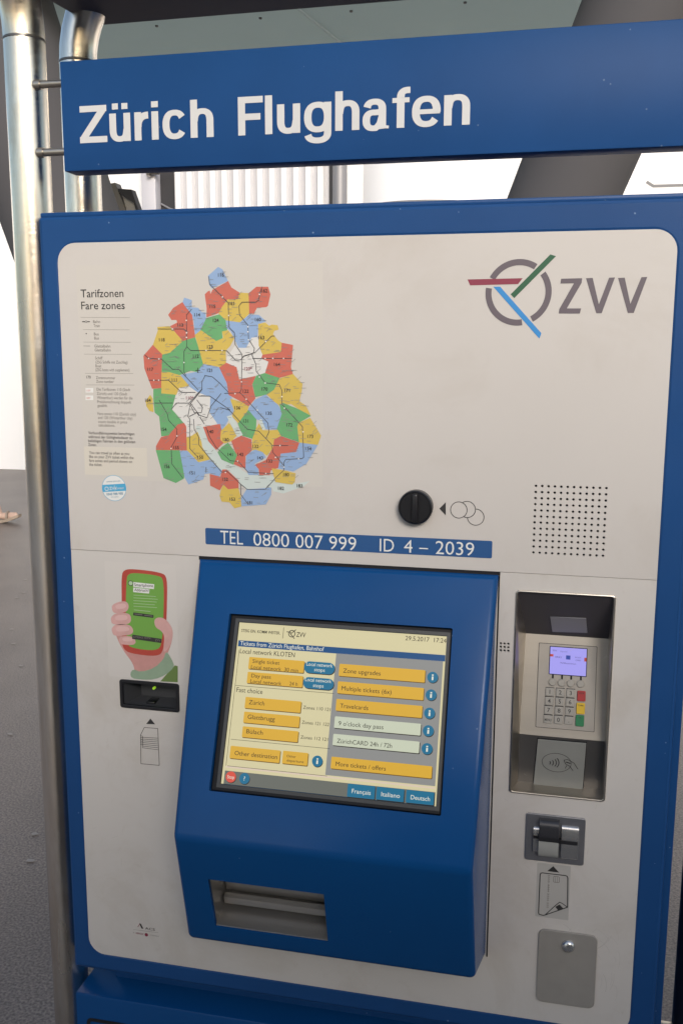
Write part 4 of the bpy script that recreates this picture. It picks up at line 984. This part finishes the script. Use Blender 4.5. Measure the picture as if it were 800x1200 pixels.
lowbox('tray_lintel', tu0+g_, tu1-g_, tv1-.0078, tv1-g_, -.011, -.008, STEELD)

# ---- card terminal recess
ct = plate('card_terminal', [rrect(TU0-.0022, TV0-.0022, TU1+.0022, TV1+.0022, .005, 5), rrect(TU0+.0006, TV0+.0006, TU1-.0006, TV1-.0006, .0035, 4)[::-1]], FRONT, PL-.004, .0062, STEEL2, tm, bev=.0012)
KT, KB, LBk = (.05, 1.2267), (.016, 1.0965), (.022, 1.0255)
ix0, ix1 = .2414, .3492
# upper visor face, keypad plate, lower face, floor, cheeks
def quadp(nm, P_, m, parent, flip=False):
    return mk(nm, P_, [tuple(range(len(P_)))], m, parent)
quadp('visor_face', [(TU0, 0, TV1), (TU1, 0, TV1), (ix1, KT[0], KT[1]), (ix0, KT[0], KT[1])], mat('visor_dark', (0.055, 0.050, 0.055), .38, var=.05), ct)
quadp('keypad_plate', [(ix0, *KT), (ix1, *KT), (ix1, *KB), (ix0-.003, *KB)], mat('terminal_steel', (0.40, 0.36, 0.305), .40, .4, var=.05, vscale=14, bump=.05, bscale=400, stretch=(.15, 1, 3)), ct)
quadp('reader_face', [(ix0-.003, *KB), (ix1, *KB), (ix1, *LBk), (ix0-.003, *LBk)], STEELD, ct)  # darker steel puts the shading of this lower face into its colour
quadp('recess_floor', [(ix0-.003, *LBk), (ix1, *LBk), (TU1, 0, TV0), (TU0, 0, TV0)], STEEL2, ct)
mk('recess_cheek', [(TU0, 0, TV1), (ix0, *KT), (ix0-.003, *KB), (ix0-.003, *LBk), (TU0, 0, TV0)], [(0, 1, 2), (0, 2, 4), (2, 3, 4)], STEEL2, ct)
mk('recess_cheek', [(TU1, 0, TV1), (ix1, *KT), (ix1, *KB), (ix1, *LBk), (TU1, 0, TV0)], [(0, 1, 2), (0, 2, 4), (2, 3, 4)], STEEL2, ct)
VIS = Plane((0, 0, TV1), (1, 0, 0), (0, -KT[0], TV1-KT[1]))
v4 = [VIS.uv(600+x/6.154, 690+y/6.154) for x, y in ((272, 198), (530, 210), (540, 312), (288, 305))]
plate('visor_reflection', [v4[3], v4[2], v4[1], v4[0]], VIS, 0.0002, .0012, mat('painted_reflection', (0.21, 0.205, 0.22), .3), ct)  # pale grey plate painted in as the reflection on the visor face
KP = Plane((0, *KT), (1, 0, 0), (0, KT[0]-KB[0], KT[1]-KB[1]))
zt = lambda x, y, off=0.0: KP.uv(600+x/6.154, 690+y/6.154, off)
KSTEEL = mat('pad_steel', (0.34, 0.31, 0.27), .42, .2, var=.05, vscale=30)
KEYM = mat('key_metal', (0.34, 0.32, 0.285), .38, .3, var=.05, vscale=60)
a0_, a1_, a2_, a3_ = zt(203, 392), zt(617, 420), zt(577, 1027), zt(160, 995)
pu0, pu1, pv1, pv0 = avg(a0_[0], a3_[0]), avg(a1_[0], a2_[0]), avg(a0_[1], a1_[1]), avg(a2_[1], a3_[1])
plate('pad_groove', rrect(pu0-.0006, pv0-.0006, pu1+.0006, pv1+.0006, .001, 2), KP, .0001, .0004, GAP, ct)
pad = plate('keypad_panel', rrect(pu0, pv0, pu1, pv1, .001, 2), KP, .0001, .0012, KSTEEL, ct)
KO = .0013
b4 = [zt(*p, KO) for p in ((275, 420), (537, 432), (527, 630), (265, 612))]
lu0, lu1, lv1, lv0 = avg(b4[0][0], b4[3][0]), avg(b4[1][0], b4[2][0]), avg(b4[0][1], b4[1][1]), avg(b4[2][1], b4[3][1])
plate('lcd_frame', rrect(lu0-.001, lv0-.001, lu1+.001, lv1+.001, .0008, 2), KP, KO, .0003, BEZEL, ct)
plate('terminal_display', rrect(lu0, lv0, lu1, lv1), KP, KO+.0003, .0002, emit('terminal_lcd', (168, 162, 242), .70), ct)
bb = Batch(); off = KO+.0007
lx = lambda fx, fy: (lu0+(lu1-lu0)*fx, lv1-(lv1-lv0)*fy)
text(bb, 'Willkommen', *lx(.28, .60), .0020, KP, off, width=(lu1-lu0)*.44, bold=.006); text(bb, 'VPAY', *lx(.13, .40), .0022, KP, off, width=(lu1-lu0)*.2, bold=.01); text(bb, 'SIX', *lx(.06, .16), .0022, KP, off, width=.006); text(bb, 'Payment', *lx(.28, .17), .0016, KP, off, width=.009)
text(bb, 'POST', *lx(.69, .36), .0018, KP, off, width=.008); text(bb, 'CARD', *lx(.70, .46), .0018, KP, off, width=.007, bold=.01)
bb.build('terminal_text', mat('lcd_ink', (0.10, 0.09, 0.30), .5), ct)
bb = Batch(); bb.quad(rrect(*lx(.44, .43), *lx(.56, .28)), KP, off); bb.build('card_logo', mat('lcd_blue', (0.02, 0.06, .40), .5), ct)
bb = Batch(); bb.quad(rrect(*lx(.0, .36), *lx(.09, .27)), KP, off); bb.quad(rrect(*lx(.94, .46), *lx(1.0, .32)), KP, off); bb.build('card_logo', mat('lcd_red', (0.55, 0.06, .05), .5), ct)
for x, y in ((288, 672), (354, 678), (420, 682), (490, 686)):
    c = zt(x, y, KO+.001)
    lathe('soft_key', [(.0050, KO), (.0050, KO+.0016), (.0043, KO+.0022)], KP, c[0], c[1], KEYM, ct, 20)
    plate('key_pointer', rrect(c[0]-.0009, c[1]+.004, c[0]+.0014, lv0-.0004), KP, KO, .0003, GAP, ct)
kt = Batch()
labs = [['1', '2', '3'], ['4', '5', '6'], ['7', '8', '9'], ['MENU', '0', '.']]
for r_ in range(4):
    for c_ in range(3):
        x, y = 238+75*c_-4.5*r_, 716+65.5*r_+5*c_
        a = zt(x, y+53, KO); b_ = zt(x+62, y, KO)
        plate('number_key', rrect(a[0], a[1], b_[0], b_[1], .0012, 3), KP, KO, .0020, KEYM, ct, bev=.0005)
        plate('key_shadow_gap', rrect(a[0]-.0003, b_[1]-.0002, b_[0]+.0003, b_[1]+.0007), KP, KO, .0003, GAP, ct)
        s_ = labs[r_][c_]
        text(kt, s_, (a[0]+b_[0])/2, a[1]+(b_[1]-a[1])*.27, (b_[1]-a[1])*(.5 if len(s_) == 1 else .3), KP, KO+.0022, align='C', width=None if len(s_) == 1 else (b_[0]-a[0])*.8, bold=.008)
for (x0_, y0_, x1_, y1_, c3, s_) in ((465, 737, 528, 808, (0.36, 0.025, 0.025), 'STOP'), (459, 824, 523, 900, (0.62, 0.40, 0.02), 'CORR'), (453, 912, 517, 988, (0.015, 0.17, 0.065), 'OK')):
    a = zt(x0_, y1_, KO); b_ = zt(x1_, y0_, KO)
    plate('function_key', rrect(a[0], a[1], b_[0], b_[1], .0014, 3), KP, KO, .0024, mat('key_'+s_.lower(), c3, .4), ct, bev=.0006)
    text(kt, s_, (a[0]+b_[0])/2, b_[1]-.0042, .0018, KP, KO+.0027, align='C', width=.0068 if len(s_) > 2 else .0034, bold=.01)
kt.build('key_lettering', INK, ct)
# contactless plate on the lower face
RD = Plane((0, *KB), (1, 0, 0), (0, KB[0]-LBk[0], KB[1]-LBk[1]))
zr_ = lambda x, y, off=0.0: RD.uv(590+x/5.714, 840+y/5.714, off)
c4 = [zr_(*p) for p in ((228, 145), (550, 172), (526, 487), (195, 458))]
plate('reader_rim', [(p[0]+dx, p[1]+dy) for p, (dx, dy) in zip((c4[3], c4[2], c4[1], c4[0]), ((-.0008, -.001), (.0008, -.001), (.0008, .001), (-.0008, .001)))], RD, .0002, .0012, GAP, ct)
rp = plate('contactless_reader', [c4[3], c4[2], c4[1], c4[0]], RD, .0004, .0028, mat('reader_grey', (0.235, 0.235, 0.215), .30, var=.04, vscale=30), ct, bev=.0006)
bb = Batch(); RO = .0036
cc = zr_(352, 307, RO); ww = zr_(450, 307, RO)[0]-cc[0]; hh = abs(zr_(352, 245, RO)[1]-cc[1])
bb.line(circ(*cc, ww, 40, hh), .0006, RD, RO, closed=True)
for k, (x, r_) in enumerate(((305, 16), (322, 26), (338, 36), (352, 46))):
    c = zr_(x, 308, RO); rr = r_*ww/98
    bb.line([(c[0]-rr*.55+rr*math.cos(t)*.9, c[1]+rr*math.sin(t)) for t in [math.radians(-48+96*j/10) for j in range(11)]], .0011, RD, RO+.00003*k)
bb.line([zr_(*p, RO) for p in ((402, 290), (425, 285), (470, 310), (495, 350))], .0007, RD, RO+.0002); bb.line([zr_(*p, RO) for p in ((402, 290), (412, 315), (440, 330), (462, 360))], .0008, RD, RO+.00024); bb.line([zr_(*p, RO) for p in ((415, 302), (445, 312))], .0014, RD, RO+.00028)
bb.line([zr_(*p, RO) for p in ((420, 325), (410, 345))], .0008, RD, RO+.00032)
bb.build('contactless_symbol', INK, ct)

# ---- card slot
cr = plate('card_slot', rrect(cu0, cv0, cu1, cv1, .0035, 4), FRONT, PL-.001, .0036, mat('slot_steel', (0.33, 0.33, 0.35), .32, .75, var=.05, vscale=30), tm, bev=.0010)
zc = lambda x, y, off=.004: FRONT.uv(590+x/5.714, 840+y/5.714, off)
SF = PL+.0026
def hump(nm, u0_, u1_, v0_, v1_, hgt, m, n=16, k0=0, k1=16):
    bm = bmesh.new(); vm = (v0_+v1_)/2; rv_ = (v1_-v0_)/2; A = []; B = []
    for k in range(k0, k1+1):
        t = PI*k/n; v = vm-rv_*math.cos(t); h_ = hgt*math.sin(t)**.7
        A.append(bm.verts.new((u0_, -(SF-.0006+h_), v))); B.append(bm.verts.new((u1_, -(SF-.0006+h_), v)))
    for k in range(len(A)-1): bm.faces.new((A[k], B[k], B[k+1], A[k+1]))
    bm.faces.new(A[::-1]); bm.faces.new(B)
    return shade(frombm(nm, bm, m, cr), 50)
p0, p1 = zc(228, 940, .010), zc(372, 702, .010)
hump('slot_nose', p0[0], p1[0], p0[1], p1[1], .013, mat('nose_satin', (0.42, 0.42, 0.39), .35, .2), k1=8)
hump('slot_nose_top', p0[0]+.0002, p1[0]-.0002, p0[1], p1[1]-.0002, .0131, mat('nose_dark', (0.045, 0.045, 0.05), .22, .3), k0=8)
p2, p3 = zc(378, 960, .005), zc(502, 740, .005)
hump('slot_guide', p2[0], p3[0], p2[1]+.002, p3[1], .007, CHROME)
p4_, p5_ = zc(192, 900, .004), zc(222, 735, .004)
hump('slot_guide', p4_[0], p0[0], p4_[1], p5_[1], .006, CHROME)
vm = (p0[1]+p1[1])/2+.002
box('slot_mouth', p0[0]-.0004, p1[0]+.0004, -(SF+.0131), -SF, vm-.0022, vm+.0032, GAP, cr); box('slot_mouth', p1[0], p3[0]-.001, -(SF+.0068), -SF, vm-.0062, vm-.0012, GAP, cr); box('slot_mouth', p4_[0], p0[0], -(SF+.0058), -SF, vm-.0030, vm+.0010, GAP, cr)
# ---- card direction sticker
zs = lambda x, y: FRONT.uv(590+x/5.714, 1000+y/5.714, PL)
s4 = [zs(*p) for p in ((218, 60), (442, 85), (436, 445), (214, 425))]
ku0, ku1, kv1, kv0 = avg(s4[0][0], s4[3][0]), avg(s4[1][0], s4[2][0]), avg(s4[0][1], s4[1][1]), avg(s4[2][1], s4[3][1])
ks = plate('card_sticker', rrect(ku0, kv0, ku1, min(kv1, cv0-.001), .001, 2), FRONT, PL, .0002, mat('sticker_grey', (0.44, 0.42, 0.385), .5, var=.02), tm)
bb = Batch(); SO = PL+.0004
bb.quad([zs(290, 118), zs(370, 128), zs(330, 85)], FRONT, SO)
def card(x, y):
    return zs(x, y)
a = zs(231, 410); b_ = zs(428, 150)
u0_, v0_, u1_, v1_ = a[0], a[1], b_[0], b_[1]
cp = [zs(262, 414), zs(275, 412), zs(425, 360)]+[(u1_, v1_-.003), (u1_-.001, v1_-.0008), (u1_-.003, v1_), (u0_+.003, v1_), (u0_+.0008, v1_-.0008), (u0_, v1_-.003), (u0_, v0_+.003), (u0_+.0008, v0_+.0008)]
bb.line(cp, .0013, FRONT, SO, closed=True)
bb.line([zs(275, 412), zs(340, 352), zs(372, 326), zs(390, 334), zs(425, 360)], .0011, FRONT, SO+.00003)
bb.quad([zs(363, 381), zs(398, 369), zs(372, 341), zs(343, 357)], FRONT, SO+.00006)
bb.build('card_symbol', INK, ks)
bb = Batch(); ch0 = (u1_-.0185, v1_-.0115)
bb.line(rrect(ch0[0], ch0[1], ch0[0]+.0075, ch0[1]+.0085, .001, 2), .0007, FRONT, SO, closed=True); bb.line([(ch0[0]+.0025, ch0[1]), (ch0[0]+.0025, ch0[1]+.0085)], .0005, FRONT, SO+.00003); bb.line([(ch0[0]+.005, ch0[1]), (ch0[0]+.005, ch0[1]+.0085)], .0005, FRONT, SO+.00003)
text(bb, '5555 4444 3333 222', u0_+.0105, v1_-.002, .0024, FRONT, SO, rot=-PI/2, width=(v1_-v0_)*.78, bold=.004)
bb.build('card_details', INKG, ks)
# ---- coin lock cover plate
q4 = [FRONT.uv(590+x/5.714, 1000+y/5.714, PL+.004) for x, y in ((240, 510), (632, 560), (598, 1046), (210, 992))]
qu0, qu1, qv1, qv0 = avg(q4[0][0], q4[3][0]), avg(q4[1][0], q4[2][0]), avg(q4[0][1], q4[1][1]), avg(q4[2][1], q4[3][1])
cvp = plate('cover_plate', rrect(qu0, qv0, qu1, qv1, .0085, 6), FRONT, PL, .0034, PLATE, tm, bev=.0008)
c = FRONT.uv(590+430/5.714, 1000+630/5.714, PL+.007)
lathe('cover_rivet', [(.0092, PL+.0032), (.0090, PL+.0045), (.0078, PL+.0068), (.0052, PL+.0085), (.0022, PL+.0093)], FRONT, c[0], c[1], CHROME, cvp, 28)

SCR_M = mat('scratch', (0.43, 0.40, 0.365), .6)
bb = Batch(); random.seed(21)
for k in range(26):
    px0 = random.uniform(672, 728); py0 = random.uniform(1065, 1165); n_ = 9; r0 = random.uniform(10, 34); a0 = random.uniform(-1.2, .6)
    bb.line([FRONT.uv(px0-r0+r0*math.cos(a0+t*.09), py0+r0*math.sin(a0+t*.09)*.9, PL) for t in range(n_)], random.uniform(.00018, .0004), FRONT, PL+.00008)
for k in range(40):
    px0, py0 = random.choice(((random.uniform(100, 205), random.uniform(840, 1080)), (random.uniform(590, 735), random.uniform(690, 1060)), (random.uniform(600, 740), random.uniform(940, 1060))))
    a0 = random.uniform(0, PI); L0 = random.uniform(3, 12)
    bb.line([FRONT.uv(px0, py0, PL), FRONT.uv(px0+L0*math.cos(a0)*.5, py0+L0*math.sin(a0)*.5+random.uniform(-.5, .5), PL), FRONT.uv(px0+L0*math.cos(a0), py0+L0*math.sin(a0), PL)], random.uniform(.00012, .00028), FRONT, PL+.00008)
o = bb.build('scratch_marks', SCR_M, tm); o['kind'] = 'stuff'

# ================================================================ passer-by (only a foot reaches into the picture)
def skin(name, joints, edges, m, parent=None, sub=2):
    me = bpy.data.meshes.new(name); me.from_pydata([j[:3] for j in joints], edges, []); o_ = bpy.data.objects.new(name, me); COL.objects.link(o_)
    md = o_.modifiers.new('s', 'SKIN'); md.use_smooth_shade = True
    for v, j in zip(me.skin_vertices[0].data, joints): v.radius = (j[3], j[4] if len(j) > 4 else j[3])
    me.skin_vertices[0].data[0].use_root = True
    sb_ = o_.modifiers.new('d', 'SUBSURF'); sb_.levels = sub; sb_.render_levels = sub
    dg = bpy.context.evaluated_depsgraph_get(); dg.update()
    nm_ = bpy.data.meshes.new_from_object(o_.evaluated_get(dg)); o_.modifiers.clear(); bpy.data.objects.remove(o_)
    return link(name, nm_, m, parent, True)
tip = atZ(21, 607, .05)
fx0, fy0 = tip.x-.25, tip.y
pe = empty('person', (fx0+.05, fy0, 0))
PSK = mat('skin', (0.50, 0.35, 0.28), .5, var=.08, vscale=12); SHIRT = mat('shirt', (0.30, 0.33, 0.36), .8, var=.1, vscale=9); SHORTS = mat('shorts', (0.10, 0.09, 0.08), .8, var=.1, vscale=9)
SANDAL = mat('sandal', (0.30, 0.24, 0.19), .7, var=.15, vscale=20)
X0 = fx0+.05
BX = X0-.38
def legj(y, fwd, lift):
    # ankle, heel, ball, toe (foot points along +x)
    ax = X0+fwd
    kx = (BX+ax)/2+.06
    return [(kx, y, .50, .058), ((kx+ax)/2+.0, y, .28, .055), (ax, y, .10, .036), (ax+.02, y, .062, .036, .030), (ax+.10, y, .058+lift*.4, .036, .026), (ax+.165, y, .052+lift, .034, .018), (ax+.205, y, .052+lift*1.4, .026, .012)]
J = [(BX-.05, fy0+.12, .98, .15, .12), (BX-.05, fy0+.12, 1.18, .14, .11), (BX-.05, fy0+.12, 1.38, .16, .11), (BX-.05, fy0+.12, 1.50, .06), (BX-.04, fy0+.12, 1.56, .055), (BX-.03, fy0+.12, 1.62, .08, .09), (BX-.03, fy0+.12, 1.72, .085, .095), (BX-.035, fy0+.12, 1.79, .05, .06)]
E_ = [(i, i+1) for i in range(7)]
for y, fwd, lift in ((fy0, 0, .022), (fy0+.24, -.62, 0)):
    b0 = len(J); L_ = legj(y, fwd, lift)
    J += [(BX-.05, y+(.03 if y < fy0+.1 else -.03), .90, .09)]+L_; E_ += [(0, b0)]+[(b0+i, b0+i+1) for i in range(len(L_))]
for sgn in (-1, 1):
    b0 = len(J); yy = fy0+.12+sgn*.2
    J += [(BX-.05, yy, 1.42, .055), (BX-.06, yy+sgn*.04, 1.15, .042), (BX+.02, yy+sgn*.04, .92, .032), (BX+.05, yy+sgn*.03, .84, .03, .016)]; E_ += [(2, b0), (b0, b0+1), (b0+1, b0+2), (b0+2, b0+3)]
skin('body', J, E_, PSK, pe)
skin('shirt', [(BX-.05, fy0+.12, .95, .165, .135), (BX-.05, fy0+.12, 1.2, .155, .125), (BX-.05, fy0+.12, 1.40, .18, .125), (BX-.05, fy0+.12, 1.47, .09, .08), (BX-.05, fy0+.12-.23, 1.36, .075), (BX-.055, fy0+.12-.26, 1.22, .065), (BX-.05, fy0+.12+.23, 1.36, .075), (BX-.055, fy0+.12+.26, 1.22, .065)], [(0, 1), (1, 2), (2, 3), (2, 4), (4, 5), (2, 6), (6, 7)], SHIRT, pe)
skin('shorts', [(BX-.05, fy0+.12, .98, .17, .14), (BX-.05, fy0+.12, .90, .16, .14), (BX-.05, fy0+.02, .80, .095), (BX+.12, fy0, .56, .09), (BX-.06, fy0+.22, .80, .095), (BX-.16, fy0+.24, .56, .09)], [(0, 1), (1, 2), (2, 3), (1, 4), (4, 5)], SHORTS, pe)
skin('hair', [(BX-.05, fy0+.12, 1.74, .088, .098), (BX-.045, fy0+.12, 1.81, .055, .065), (BX-.09, fy0+.12, 1.68, .05, .07)], [(0, 1), (0, 2)], mat('hair', (0.03, 0.02, 0.015), .6), pe)
for y, fwd, lift in ((fy0, 0, .022), (fy0+.24, -.62, 0)):
    ax = X0+fwd; prof_ = [(-.055, 0, .03), (-.03, 0, .04), (.05, .002, .038), (.12, .008+lift*.5, .048), (.18, .016+lift*1.2, .046), (.225, .022+lift*1.8, .028)]
    bm = bmesh.new(); R1 = []; R2 = []
    for x, z, hw_ in prof_:
        R1.append((bm.verts.new((ax+x, y-hw_, z)), bm.verts.new((ax+x, y+hw_, z)))); R2.append((bm.verts.new((ax+x, y-hw_, z+.028)), bm.verts.new((ax+x, y+hw_, z+.028))))
    for i in range(len(prof_)-1):
        bm.faces.new((R1[i][0], R1[i+1][0], R1[i+1][1], R1[i][1])); bm.faces.new((R2[i][0], R2[i][1], R2[i+1][1], R2[i+1][0]))
        bm.faces.new((R1[i][0], R2[i][0], R2[i+1][0], R1[i+1][0])); bm.faces.new((R1[i][1], R1[i+1][1], R2[i+1][1], R2[i][1]))
    bm.faces.new((R1[0][0], R1[0][1], R2[0][1], R2[0][0])); bm.faces.new((R1[-1][0], R2[-1][0], R2[-1][1], R1[-1][1]))
    s_o = shade(frombm('sandal', bm, SANDAL, pe))
    tube('strap', [(ax+.10+.01*math.cos(t), y-.048*math.cos(t), .035+lift*.4+.062*math.sin(t)) for t in [PI*k/10 for k in range(11)]], .011, SANDAL, pe, 8)
tag(pe, 'person in sandals and shorts, one foot stepping in over the asphalt', 'person')

bpy.data.objects.remove(_fo)
